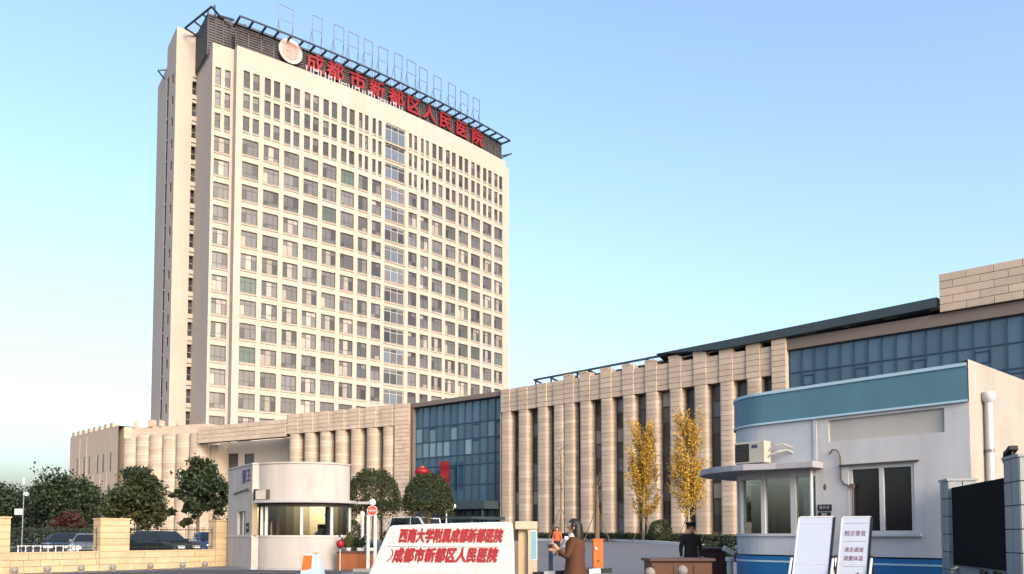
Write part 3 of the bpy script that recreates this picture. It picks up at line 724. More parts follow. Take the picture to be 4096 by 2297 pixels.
LA = math.atan2(-.4824, .8757); LO = (-12.9, 101.6)
def build_left_wing():
    root = thing('hospital_annex', 'beige stone hospital wing with round columns at the left, below the tower', 'building', (LO[0], LO[1], BASE), LA)
    ZC = 14.5; ZT = 17.2
    cm = column_mesh('column', 1.75, .40, 1.1, 0, ZC, .46)
    cols = [-3.55, -6.2, -8.85, -11.5, -14.2, -16.95, -19.7]
    for x in cols: put('column', cm, root, (x, .42, 0))
    m = MB(); m.box(-2.3, -.05, .1, 3.0, 0, ZC); m.build('end_pier', 'stone_joint', root)
    stone_panels(root, -2.32, -.03, 4.6, ZC, 20, 1.15, -.01, .11, True); 
    m = MB(); m.box(-2.32, -.03, -.01, .11, 0, 4.57); m.build('pier_base', 'stone', root)
    m = MB(); m.box(-21.0, -.05, .21, 1.6, ZC, ZT); m.build('cornice_core', 'stone_joint', root)
    edge = -21.0
    for x in sorted(cols) + [-1.45]:
        hw = .875 if x < -2 else .87
        stone_panels(root, x - hw, x + hw if x < -2 else -.03, ZC, ZT + .02, 5, 1.8, -.02, .2, False)
        if x - hw - edge > .15: stone_panels(root, edge, x - hw, ZC, ZT - .05, 5, 1.6, .12, .1, False)
        edge = x + hw
    allc = sorted(cols)
    for a, b in zip(allc, allc[1:] + [-1.4]):
        strip_window(root, a + .88, b - .88, 1.3, .9, ZC - .02, 9)
    m = MB(); m.box(-21, -.1, 1.55, 2.2, 0, ZC); m.box(-21, -.1, 2.2, 16, 0, ZT - .4); m.build('back_wall', 'fascia_brown', root)
    # beam spanning to the corner block, pale wall with windows behind it
    m = MB(); m.box(-38.6, -21.0, .1, 1.2, 14.2, 16.6); m.build('beam', 'stone_joint', root)
    stone_panels(root, -38.6, -21.0, 14.2, 16.62, 4, 2.2, -.01, .11, True)
    m = MB(); holes = [(-36.9, -34.7, 6.0, 12.9), (-33.5, -31.4, 5.6, 12.7), (-24.4, -22.9, 6.2, 12.6)]
    wall_grid(m, lambda s, d, z: (s, 4.2 + d, z), [-38.6, -21], [0, 14.6], holes, .3)
    m.box(-38.6, -21, 4.55, 14, 0, 14.6)
    for x in (-29.2, -26.0): m.box(x - .06, x + .06, 4.14, 4.22, 0, 14.5)
    m.build('recessed_wall', 'stone_pale', root)
    for a, b, c, d in holes:
        strip_window(root, a, b, 4.4, c, d, 4)
    m = MB(); m.box(-38.6, -36.95, 2.4, 4.15, 0, 14.1); m.build('corner_recess', 'stone', root)
    # corner block: six packed round columns turned toward the front
    W0 = Vector((-46.6, 120.2)); W1 = Vector((-61.2, 125.7)); dd = (W0 - W1); ang2 = math.atan2(dd.y, dd.x); L = dd.length
    Minv = Matrix.Rotation(-LA, 2); p = Minv @ (W1 - Vector(LO))
    cr = bpy.data.objects.new('corner_block', None); col.objects.link(cr); cr.parent = root; cr.location = (p.x, p.y, 0); cr.rotation_euler = (0, 0, ang2 - LA)
    cm2 = column_mesh('column', L / 6 - .16, .55, 1.2, 0, 16.0, .46)
    for i in range(6): put('column', cm2, cr, (L / 6 * (i + .5), 1.1, -.02 * i + (0 if i else -.35)))
    m = MB(); m.box(0, L + .05, 1.95, 12, 0, 17.4); m.build('parapet_wall', 'stone', cr)
    m = MB(); pass
    for (xa, xb, ya, yb, zz) in ((4.2, 5.0, 1.7, 2.6, 18.5), (6.4, 6.7, 1.7, 2.6, 18.3), (1.2, 1.5, 1.8, 2.4, 18.4), (9.6, 10.0, 1.8, 2.4, 18.1)):
        m = MB(); m.box(xa, xb, ya, yb, 17.4, zz); m.build('parapet_post', 'stone', cr)
    # receding flank with narrow windows
    W2 = Vector((-77.0, 141.0)); d3 = (W1 - W2); ang3 = math.atan2(d3.y, d3.x); L3 = d3.length; p = Minv @ (W2 - Vector(LO))
    fk = bpy.data.objects.new('flank', None); col.objects.link(fk); fk.parent = root; fk.location = (p.x, p.y, 0); fk.rotation_euler = (0, 0, ang3 - LA)
    hl = []
    for x in (3.2, 6.6, 9.0, 12.8, 15.3, 18.4):
        hl.append((x, x + .9, 10.6, 13.6))
    for x in (12.8, 15.3, 18.4): hl.append((x, x + .8, 5.2, 7.4)); hl.append((x, x + .8, 1.2, 3.2))
    m = MB(); wall_grid(m, lambda s, d, z: (s, d, z), [0, L3], [0, 17.6], hl, .12)
    m.face([(0, 0, 17.6), (L3, 0, 17.6), (L3, 10, 17.6), (0, 10, 17.6)]); m.box(0, L3 - .1, .9, 10, 0, 17.5)
    m.build('flank_wall', 'stone', fk)
    for a, b, c, d in hl:
        q = MB(); q.box(a, b, .05, .11, c, d); q.build('window', 'glass_dark', fk)
    for i in range(8):
        q = MB(); q.box(1.0 + i * 2.5, 2.1 + i * 2.5, -.05, .9, 17.6, 18.3); q.build('parapet_block', 'stone_pale', fk)
    for x in (4.9, 8.2, 11.4, 14.6, 17.4): 
        q = MB(); q.box(x - .08, x + .08, -.06, .0, 0, 10.4 if x > 11 else 17); q.build('rib', 'stone', fk)
build_left_wing()

# ------------------------------------------------------------------ right guard house
GA = math.atan2(-.751, .661); GO = (8.1, 14.3)
def build_right_guardhouse():
    root = thing('guardhouse', 'near white guardhouse with teal band and blue base at the right', 'guardhouse', (GO[0], GO[1], 0), GA)
    R = 1.2; CX = -4.12
    def path(off=0.0, x_start=0.0, n=14):
        pts = [(x_start, -off), (CX, -off)]
        for k in range(1, n + 1):
            a = -PI / 2 - (PI / 2) * k / n; pts.append((CX + (R + off) * math.cos(a), R + (R + off) * math.sin(a)))
        pts.append((CX - R - off, 5.0)); return pts
    def shell(pts, z0, z1, th, mats, name, mi=0):
        m = MB(); inner = []
        for i, p in enumerate(pts):
            a = Vector(pts[max(0, i - 1)]); b = Vector(pts[min(len(pts) - 1, i + 1)]); d = (b - a).normalized(); nrm = Vector((-d.y, d.x))
            q = Vector(p) - nrm * -th if False else Vector(p) + Vector((-nrm.x, -nrm.y)) * th
            inner.append((q.x, q.y))
        for i in range(len(pts) - 1):
            a, b, c, d = pts[i], pts[i + 1], inner[i + 1], inner[i]
            m.face([(b[0], b[1], z0), (a[0], a[1], z0), (a[0], a[1], z1), (b[0], b[1], z1)])
            m.face([(d[0], d[1], z0), (c[0], c[1], z0), (c[0], c[1], z1), (d[0], d[1], z1)])
            m.face([(a[0], a[1], z1), (d[0], d[1], z1), (c[0], c[1], z1), (b[0], b[1], z1)])
            m.face([(a[0], a[1], z0), (b[0], b[1], z0), (c[0], c[1], z0), (d[0], d[1], z0)])
        return m.build(name, mats, root, smooth=35)
    XB = -2.92
    # main front with a real window opening and a shallow niche
    holes = [(-2.23, -.975, 1.52, 2.84), (-2.62, -.42, 3.36, 3.80)]
    m = MB(); wall_grid(m, lambda s, d, z: (s, d, z), [XB, 0], [1.08, 3.86], holes, .2)
    m.face([(-2.62, .045, 3.36), (-.42, .045, 3.36), (-.42, .045, 3.80), (-2.62, .045, 3.80)], 1)
    m.build('front_wall', ['paint_white', 'paint_niche'], root)
    m = MB()   # flank, with raking top
    m.face([(0, 0, 0), (0, 7, 0), (0, 7, 4.62), (0, 0, 4.62)]); m.face([(0, .0, 4.62), (0, 7, 4.62), (-.22, 7, 4.62), (-.22, .2, 4.62)])
    m.face([(-.22, .2, 3), (-.22, 7, 3), (-.22, 7, 4.62), (-.22, .2, 4.62)])
    m.build('flank_wall', 'paint_beige', root)  # flank colour darkened to hold back the full sun falling on it
    m = MB(); m.prism([(-.22, .25), (-.22, 6.9), (-5.3, 6.9), (-5.3, 1.2), (-4.9, .4), (-4.1, .25)], 4.2, 4.3); m.build('roof', 'slab_paint', root)
    full = path(0)
    shell(path(0, XB), 1.08, 1.47, .2, 'paint_cool', 'bay_wall'); shell(path(0, XB), 2.95, 3.86, .2, 'paint_cool', 'bay_upper_wall')
    m = MB(); m.box(XB - .02, XB + .05, -.02, .1, 2.98, 3.86); m.build('seam', 'paint_white', root)
    shell(path(.03, -.004), 3.86, 4.50, .2, 'band_teal', 'band'); shell(path(.05, -.004), 4.50, 4.56, .2, 'band_line', 'band_line'); shell(path(.05, -.004), 3.86, 3.90, .01, 'band_line', 'band_line')
    shell(path(.02, .02), 0, 1.05, .2, 'base_blue', 'base'); shell(path(.032, .02), .925, .96, .02, 'band_line', 'base_line')
    m = MB(); m.box(-.2, .02, .0, 7, 0, 1.0); m.build('flank_base', 'paint_cool', root)
    # window of the front wall
    fw = bpy.data.objects.new('window', None); col.objects.link(fw); fw.parent = root; fw.location = (-2.23, .06, 1.52)
    W, H = 1.255, 1.32
    f = MB(); b = .06
    f.box(0, b, -.04, .06, 0, H); f.box(W - b, W, -.04, .06, 0, H); f.box(b, W - b, -.04, .06, 0, b); f.box(b, W - b, -.04, .06, H - b, H); f.build('frame', 'frame_white', fw)
    f = MB(); f.box(.60, .68, -.05, .03, b, H - b); f.box(.52, .58, .035, .055, b, H - b); f.build('sash', 'frame_white', fw)
    f = MB(); f.box(b, .60, .02, .03, b, H - b); f.build('pane', 'window_black', fw); f = MB(); f.box(.68, W - b, .0, .01, b, H - b); f.build('pane', 'window_black', fw)
    f = MB(); f.box(-.05, W + .12, -.16, -.05, -.05, -.005); f.build('sill', 'frame_white', fw)
    f = MB(); f.box(-.16, W + .1, -.12, -.06, H + .02, H + .045); f.build('drip_edge', 'frame_dark', fw)
    # canopy slab wrapping the bay
    poly = [(-2.74, .0), (-2.74, -.42), (-3.5, -.52), (-4.12, -.74)]
    for k in range(1, 13):
        a = -PI / 2 - PI / 2 * k / 12; poly.append((-4.12 + 2.05 * math.cos(a), 1.25 + 2.0 * math.sin(a)))
    poly += [(-6.17, 3.2), (-5.2, 3.2), (-5.2, .9), (-4.1, .05)]
    m = MB(); m.prism(poly[::-1], 2.84, 2.97); bevel(m.build('canopy', 'slab_paint', root), .012)
    # glazed bay: panes and posts round the curve
    pp = path(-.05, XB - .05, 10); posts = [0, 1, 4, 8, 11]
    seq = []
    pts = [(XB - .05, .05), (-3.42, .05), (CX, .05)] + [(CX + (R - .05) * math.cos(-PI / 2 - PI / 2 * k / 5), R + (R - .05) * math.sin(-PI / 2 - PI / 2 * k / 5)) for k in range(1, 6)] + [(CX - R + .05, 2.4), (CX - R + .05, 3.6)]
    for i, (a, b2) in enumerate(zip(pts[:-1], pts[1:])):
        A = Vector((*a, 0)); B = Vector((*b2, 0)); q = MB()
        q.face([(B.x, B.y, 1.53), (A.x, A.y, 1.53), (A.x, A.y, 2.84), (B.x, B.y, 2.84)]); q.build('pane', 'bay_glass', root)
    for i, a in enumerate(pts):
        if i in (1, 2, 4, 6, 7, 8, 9):
            q = MB(); wd = .055 if i != 2 else .045; q.box(-wd, wd, -.06, .05, 1.53, 2.84); q.build('post', 'frame_white', root, (a[0], a[1], 0), rz=0 if i < 3 else -PI / 2 * min(1, (i - 2) / 5))
    shell(path(.035, XB), 1.47, 1.53, .26, 'frame_white', 'sill'); shell(path(.0, XB), 2.70, 2.84, .12, 'frame_white', 'head')
    q = MB(); q.tube((XB - .06, -.06, 1.75), (XB - .06, -.06, 2.84), .035, n=10); q.build('pipe', 'frame_white', root)
    # room seen through the glass
    m = MB(); m.face([(-5.2, 4.6, 0), (-.2, 4.6, 0), (-.2, 4.6, 2.9), (-5.2, 4.6, 2.9)]); m.face([(-2.6, .3, 0), (-2.6, 4.6, 0), (-2.6, 4.6, 2.9), (-2.6, .3, 2.9)]); m.face([(-5.2, .2, 0), (-.2, .2, 0), (-.2, 4.6, 0), (-5.2, 4.6, 0)]); m.build('room_wall', 'interior', root)
    # plaque, stains, cables on the pilaster
    q = MB(); q.box(-2.87, -2.58, -.02, -.003, 1.98, 2.11); q.box(-2.87, -2.6, -.02, -.003, 1.86, 1.955); q.build('plaque', 'black', root)
    text('plaque_lettering', '警务室', .075, 'letter_grey', root, (-2.725, -.024, 2.045), (PI / 2, 0, 0), .001); text('plaque_lettering', '值班', .06, 'white', root, (-2.735, -.024, 1.905), (PI / 2, 0, 0), .001)
    q = MB(); q.lathe([(.001, -.06), (.03, -.03), (.035, .02), (.02, .06), (.001, .08)], 10, sy=.05); q.build('stain', 'rust', root, (-2.72, -.002, 2.45))
    q = MB(); q.poly_tube([(-2.6, -.03, 3.12), (-2.52, -.05, 3.2), (-2.42, -.05, 3.18), (-2.37, -.03, 3.05), (-2.37, -.02, 2.6), (-2.3, -.02, 2.5), (-2.12 - .02, -.02, 2.45)], .014); q.poly_tube([(-2.14, -.02, 2.47), (-2.14, -.02, 1.1)], .014)
    q.box(-2.18, -2.1, -.05, -.003, 2.42, 2.5); q.build('cable', 'rust', root)
    # rain pipe with hopper on the flank
    q = MB(); q.tube((.09, .68, .05), (.09, .68, 3.92), .065, n=14); q.build('rain_pipe', 'frame_white', root, smooth=40)
    q = MB(); q.lathe([(.07, 0), (.11, .05), (.125, .16), (.10, .2)], 14); q.tube((-.12, 0, .16), (.1, 0, .13), .05, n=10); q.build('hopper', 'frame_white', root, (.09, .68, 3.9), smooth=40)
    for z in (3.0, 1.9): q = MB(); q.lathe([(.08, 0), (.08, .05)], 14); q.build('pipe_clip', 'grey_metal', root, (.09, .68, z))
    # air conditioner standing on the canopy: own thing
    c, s = math.cos(GA), math.sin(GA)
    def wpos(x, y): return (GO[0] + x * c - y * s, GO[1] + x * s + y * c)
    x, y = wpos(-4.18, -.28)
    t = thing('air_conditioner', 'beige outdoor air conditioner unit on the right guardhouse canopy', 'air conditioner', (x, y, 2.972), GA)
    q = MB(); q.box(-.36, .36, -.13, .13, .04, .50); bevel(q.build('casing', 'ac_beige', t), .015)
    q = MB()
    for k in range(9): q.box(-.33, .0, -.142, -.132, .09 + k * .042, .11 + k * .042)
    q.build('grille', 'black', t); q = MB(); q.box(-.335, .0, -.136, -.131, .08, .46); q.build('fan_plate', 'frame_dark', t)
    for xx in (-.28, .28): q = MB(); q.box(xx - .03, xx + .03, -.13, .13, 0, .04); q.build('foot', 'frame_dark', t)
    q = MB(); q.box(.06, .2, -.137, -.131, .36, .43); q.build('badge', 'letter_blue', t)
    q = MB(); q.poly_tube([(.36, .0, .16), (.44, .0, .2), (.56, .05, .26), (.7, .2, .3), (.78, .3, .22), (.82, .32, .0)], .02); q.poly_tube([(.36, .03, .28), (.5, .05, .4), (.66, .1, .42), (.78, .25, .34)], .015); q.build('hose', 'ac_beige', t)
    # chair inside the bay
    x, y = wpos(-3.75, .75)
    t = thing('office_chair', 'black rounded chair back behind the right guardhouse glass', 'chair', (x, y, 0), GA + .3)
    q = MB(); n = 12; pr = [(-.17, .0)] + [(.17 * math.cos(PI - PI * k / n), .34 + .14 * math.sin(PI * k / n)) for k in range(n + 1)] + [(.17, .0)]
    i = len(q.v); 
    for yy in (-.04, .04): q.v += [(a, yy, 1.24 + b) for a, b in pr]
    k = len(pr); q.f.append(tuple(range(k))); q.m.append(0); q.f.append(tuple(range(2 * k - 1, k - 1, -1))); q.m.append(0)
    for j in range(k): jj = (j + 1) % k; q.f.append((j, k + j, k + jj, jj)); q.m.append(0)
    q.build('backrest', 'black', t); q = MB(); q.box(-.24, .24, -.5, .0, 1.0, 1.08); q.build('seat', 'black', t)
    q = MB(); q.tube((0, -.2, .12), (0, -.2, 1.0), .04); q.build('column', 'black', t)
    for k in range(5): q = MB(); q.bar((0, -.2, .1), (.3 * math.cos(k * 1.257), -.2 + .3 * math.sin(k * 1.257), .04), .05, .05); q.build('leg', 'black', t)
def glass_material():
    m = bpy.data.materials.new('bay_glass'); m.use_nodes = True; N = m.node_tree.nodes; L = m.node_tree.links
    N.clear(); o = N.new('ShaderNodeOutputMaterial'); mx = N.new('ShaderNodeMixShader'); tr = N.new('ShaderNodeBsdfTransparent'); gl = N.new('ShaderNodeBsdfGlossy')
    fr = N.new('ShaderNodeFresnel'); fr.inputs[0].default_value = 1.5; mr = N.new('ShaderNodeMapRange'); mr.inputs[3].default_value = .30; mr.inputs[4].default_value = .95
    gl.inputs['Roughness'].default_value = .02; tr.inputs[0].default_value = (.62, .70, .68, 1); gl.inputs[0].default_value = (.85, .9, .9, 1)
    L.new(fr.outputs[0], mr.inputs[0]); L.new(mr.outputs[0], mx.inputs[0]); L.new(tr.outputs[0], mx.inputs[1]); L.new(gl.outputs[0], mx.inputs[2]); L.new(mx.outputs[0], o.inputs[0])
    MATS['bay_glass'] = m
glass_material()
build_right_guardhouse()

# ------------------------------------------------------------------ tiled gate wall at the right edge
def build_gate_wall():
    A = Vector((7.72, 13.95)); B = Vector((7.00, 10.95)); d = B - A; L = d.length; ang = math.atan2(d.y, d.x)
    root = thing('gate_wall', 'grey tiled gate wall with black panel at the right edge', 'wall', (A.x, A.y, 0), ang)
    # local x runs toward the camera, local -y faces left
    def pillar(x0, x1, y0, y1, h, rows):
        m = MB(); m.box(x0 + .01, x1 - .01, y0 + .01, y1 - .01, 0, h - .01); m.build('pillar_core', 'tile_joint', root)
        th = h / rows
        for r in range(rows):
            for (a, b) in ((x0, (x0 + x1) / 2), ((x0 + x1) / 2, x1)):
                q = MB(); q.box(a + .008, b - .008, y0 - .004, y0 + .012, r * th + .008, (r + 1) * th - .008); q.build('tile', 'tile_grey', root)
            for xx, sg in ((x1, 1), (x0, -1)):
                for (a, b) in ((y0, (y0 + y1) / 2), ((y0 + y1) / 2, y1)):
                    q = MB(); q.box(xx - .012, xx + .004, a + .008, b - .008, r * th + .008, (r + 1) * th - .008) if sg > 0 else q.box(xx - .004, xx + .012, a + .008, b - .008, r * th + .008, (r + 1) * th - .008); q.build('tile', 'tile_grey', root)
        m = MB(); m.box(x0 - .02, x1 + .02, y0 - .02, y1 + .02, h, h + .04); m.build('coping', 'tile_grey', root)
    pillar(-.30, .18, -.25, .2, 2.42, 8)
    pillar(L - .12, L + .45, -.28, .3, 2.52, 8)
    m = MB(); m.box(.19, L - .13, -.12, .1, 0, .96); m.build('low_wall', 'tile_grey', root)
    m = MB(); m.box(.2, L - .14, -.2, -.13, 1.0, 2.30); m.build('black_panel', 'panel_black', root)
    m = MB(); m.bar((.2, -.165, .98), (L - .14, -.165, .98), .03, .03); m.build('panel_rail', 'grey_metal', root)
    for x in (1.6, 2.2): m = MB(); m.box(x - .05, x + .05, -.2, -.1, .9, .97); m.build('bracket', 'black', root)
    c, s = math.cos(ang), math.sin(ang)
    x, y = L - .02, -.2
    t = thing('floodlight', 'small black drooping floodlight on top of the grey tiled pillar', 'lamp', (A.x + x * c - y * s, A.y + x * s + y * c, 2.56), ang + PI)
    m = MB(); m.box(-.1, .1, -.05, .05, 0, .02); m.bar((0, 0, .02), (0, 0, .09), .03, .03); m.build('bracket', 'black', t)
    m = MB(); m.prism([(-.09, -.06), (.1, -.06), (.1, .06), (-.09, .06)], 0, .07); bevel(m.build('housing', 'black', t, (.02, 0, .06), rot=(0, .35, 0)), .015)
    m = MB(); m.box(.0, .09, -.06, .06, -.16, .02); bevel(m.build('hood', 'black', t, (.10, 0, .06), rot=(0, -.3, 0)), .02)
    for yy in (-.03, .03): m = MB(); m.tube((.14, yy, -.09), (.17, yy, -.17), .008); m.build('cable', 'black', t)
build_gate_wall()

# ------------------------------------------------------------------ leaning notice boards
def build_board(u, Y, label, second):
    X = px(u, Y)
    t = thing('notice_board', label, 'notice board', (X, Y, 0), math.radians(-35))
    tilt = math.radians(24); W = .46 if not second else .37; Hh = 1.91
    def P(x, h, dy=0): return (x, h * math.sin(tilt) + dy * math.cos(tilt), h * math.cos(tilt) - dy * math.sin(tilt))
    def slab(x0, x1, h0, h1, d0, d1, name, m):
        q = MB(); i = 0
        v = [P(x0, h0, d0), P(x1, h0, d0), P(x1, h0, d1), P(x0, h0, d1), P(x0, h1, d0), P(x1, h1, d0), P(x1, h1, d1), P(x0, h1, d1)]
        q.v = v
        for f in ((0,3,2,1),(4,5,6,7),(0,1,5,4),(1,2,6,5),(2,3,7,6),(3,0,4,7)): q.f.append(f); q.m.append(0)
        return q.build(name, m, t)
    slab(-W / 2, W / 2, .25, Hh, 0, .012, 'panel', 'white_cool')
    slab(W / 2, W / 2 + .028, .05, Hh, -.006, .03, 'frame_side', 'black'); slab(-W / 2 - .018, -W / 2, .05, Hh, -.006, .02, 'frame_side', 'white')
    slab(-W / 2, W / 2, Hh, Hh + .02, -.006, .02, 'top_rail', 'white')
    slab(-W / 2 + .03, W / 2 - .02, Hh - .09, Hh - .08, -.004, -.001, 'crease', 'letter_grey' if second else 'white')
    for h in (1.2, 1.0): slab(-W / 2 + .02, W / 2 - .02, h, h + .008, -.004, -.001, 'crease', 'white')
    for sg in (-1, 1):
        q = MB(); q.tube(P(sg * (W / 2 + .05), 1.28, -.01), (sg * (W / 2 + .05), -.16, 0), .018, n=8); q.build('leg', 'white', t)
        q = MB(); q.tube(P(sg * (W / 2 + .05), 1.27, .03), (sg * (W / 2 + .05), 1.1, 0), .014, n=8); q.build('rear_leg', 'black', t)
        q = MB(); q.lathe([(.02, -.02), (.032, 0), (.02, .03)], 8); q.build('knuckle', 'black', t, P(sg * (W / 2 + .05), 1.30))
    if second:
        rot = (PI / 2 - tilt, 0, 0)
        text('lettering', '就诊患者', .09, 'letter_pink', t, P(.0, 1.66, -.004), rot, .001, .8)
        slab(-W / 2 + .05, W / 2 - .03, 1.54, 1.548, -.004, -.001, 'rule', 'letter_grey')
        text('lettering', '请走通道', .08, 'letter_pink', t, P(0, 1.41, -.004), rot, .001, .8); text('lettering', '测量体温', .08, 'letter_pink', t, P(0, 1.28, -.004), rot, .001, .8)
        slab(-W / 2 + .05, W / 2 - .03, 1.16, 1.168, -.004, -.001, 'rule', 'letter_grey')
        q = MB(); q.bar(P(-.09, .93, -.006), P(.09, 1.06, -.006), .005, .035); a = P(-.12, .90, -.006); q.face([a, P(-.03, .93, -.006), P(-.09, 1.0, -.006)]); q.build('arrow', 'arrow_red', t)
mat('letter_pink', (.20, .10, .14), .6, .05)
mat('arrow_red', (.09, .012, .03), .6, .05)
build_board(3203, 10.9, 'blank white notice board on a stand, left of two before the right guardhouse', False)
build_board(3374, 10.9, 'white notice board with lettering and arrow, right of two before the guardhouse', True)

# ------------------------------------------------------------------ left guard house
def build_left_guardhouse():
    root = thing('guardhouse', 'far white guardhouse with a rounded front and flat canopy at the left', 'guardhouse', (-9.3, 36.0, 0))
    # plan, local: left face, bulging front, right side
    PA = (-4.05, 2.2); PB = (-1.95, -.85)
    arcp = []
    for k in range(17):
        a = math.radians(205 + (352 - 205) * k / 16); arcp.append((.05 + 2.1 * math.cos(a), .10 + 1.55 * math.sin(a)))
    front = [PB] + arcp[1:]; body = [PA] + front + [(1.35, 3.3), (-3.4, 4.2)]
    def ext(poly, off):
        n = len(poly); outp = []
        for i in range(n):
            a, b, c = Vector(poly[i - 1]), Vector(poly[i]), Vector(poly[(i + 1) % n]); d = ((b - a).normalized() + (c - b).normalized()).normalized(); nr = Vector((d.y, -d.x)); q = b + nr * off; outp.append((q.x, q.y))
        return outp
    m = MB(); m.prism(body, 0, 1.42); m.build('lower_wall', 'paint_white_sunlit', root, smooth=30)
    m = MB(); m.prism(ext(body, .03), 1.42, 1.48); m.build('sill', 'frame_white', root, smooth=30)
    m = MB(); m.prism(body, 2.86, 4.55); m.build('upper_wall', 'paint_white_sunlit', root, smooth=30)
    m = MB(); m.prism(ext(body, .04), 4.55, 4.62); m.build('coping', 'paint_white_sunlit', root, smooth=30)
    m = MB(); m.prism(ext(body, .03), .0, .10); m.build('skirting', 'slab_paint', root, smooth=30)
    # left face wall between sill and canopy with window
    dv = Vector(PB) - Vector(PA); LL = dv.length; an = math.atan2(dv.y, dv.x)
    fw = bpy.data.objects.new('side_wall', None); col.objects.link(fw); fw.parent = root; fw.location = (PA[0], PA[1], 0); fw.rotation_euler = (0, 0, an)
    m = MB(); wall_grid(m, lambda s, d, z: (s, d, z), [0, LL], [1.48, 2.86], [(1.5, 2.75, 1.5, 2.55)], .15); m.build('wall_panel', 'paint_white_sunlit', fw)
    q = MB(); q.box(1.5, 2.75, .1, .12, 1.5, 2.55); q.build('pane', 'window_black', fw)
    for x in (1.5, 2.18, 2.67): q = MB(); q.box(x, x + .08, .04, .1, 1.5, 2.55); q.build('frame', 'frame_white', fw)
    q = MB(); q.box(2.95, 3.35, -.03, -.003, 1.62, 2.02); q.build('notice', 'black', fw)
    text('lettering', '值班室', .1, 'white', fw, (3.15, -.032, 1.82), (PI / 2, 0, 0), .001)
    text('sign_character', '警', .62, 'letter_blue', fw, (2.55, -.02, 4.05), (PI / 2, 0, 0), .015, 1.0, 0, .012); text('sign_character', '卫', .62, 'letter_blue', fw, (3.2, -.02, 4.09), (PI / 2, 0, 0), .015, 1.0, 0, .012)
    q = MB(); q.bar((1.0, -.03, 3.38), (3.3, -.03, 3.52), .05, .05); q.box(2.9, 3.3, -.08, 0, 3.44, 3.54); q.build('bracket_bar', 'frame_dark', fw)
    # glazed front: panes and posts
    for i, (a, b) in enumerate(zip(front[:-1], front[1:])):
        q = MB(); q.face([(a[0], a[1], 1.48), (b[0], b[1], 1.48), (b[0], b[1], 2.70), (a[0], a[1], 2.70)]); q.build('pane', 'bay_glass', root)
    for i in (2, 3, 8, 12, 16):
        q = MB(); r = .055 if i else .12; q.box(-r, r, -.05, .06, 1.48, 2.70); q.build('post', 'frame_white', root, (front[i][0], front[i][1], 0))
    m = MB()
    for a, b in zip(front[:-1], front[1:]):
        m.face([(a[0], a[1], 2.70), (b[0], b[1], 2.70), (b[0], b[1], 2.86), (a[0], a[1], 2.86)])
    m.build('head', 'frame_dark', root)
    m = MB(); q0 = Vector(PB); q1 = Vector(front[2]); m.face([(q0.x, q0.y - .01, 1.48), (q1.x - .2, q1.y - .02, 1.48), (q1.x - .2, q1.y - .02, 2.86), (q0.x, q0.y - .01, 2.86)]); m.build('front_panel', 'stone_warm', root)
    m = MB(); m.face([(-3.2, 3.4, 1.4), (1.4, 2.8, 1.4), (1.4, 2.8, 2.9), (-3.2, 3.4, 2.9)]); m.face([(1.9, .4, 1.4), (1.4, 3, 1.4), (1.4, 3, 2.9), (1.9, .4, 2.9)]); m.build('room_wall', 'interior', root)
    m = MB(); m.box(-.75, .05, 2.6, 2.75, 1.42, 2.75); m.build('inner_door', 'door_wood', root)
    for x in (-1.3, .35, 1.1): m = MB(); m.box(x, x + .10, .6, .7, 1.42, 2.8); m.build('curtain', 'paint_beige', root)
    # canopy
    cp = [(-2.35, .2)] + ext(front, .42)[0:17] + [(2.95, .1), (2.95, .7), (1.9, .95)]
    m = MB(); m.prism(cp, 2.74 + .13, 2.74 + .24); m.build('canopy', 'slab_paint', root, smooth=30)
    # unit standing on the canopy
    t = thing('air_conditioner', 'small beige outdoor unit on the left guardhouse canopy', 'air conditioner', (-10.72, 34.88, 2.984), math.radians(-25))
    q = MB(); q.box(-.3, .3, -.12, .12, .03, .42); bevel(q.build('casing', 'ac_beige', t), .02)
    q = MB(); q.box(-.38, -.31, -.14, .14, .0, .48); q.build('side_plate', 'black', t); q = MB(); q.box(.305, .34, -.14, .14, .05, .46); q.build('side_plate', 'frame_dark', t)
    for xx in (-.28, .28): q = MB(); q.box(xx - .03, xx + .03, -.12, .12, 0, .03); q.build('foot', 'frame_dark', t)
build_left_guardhouse()

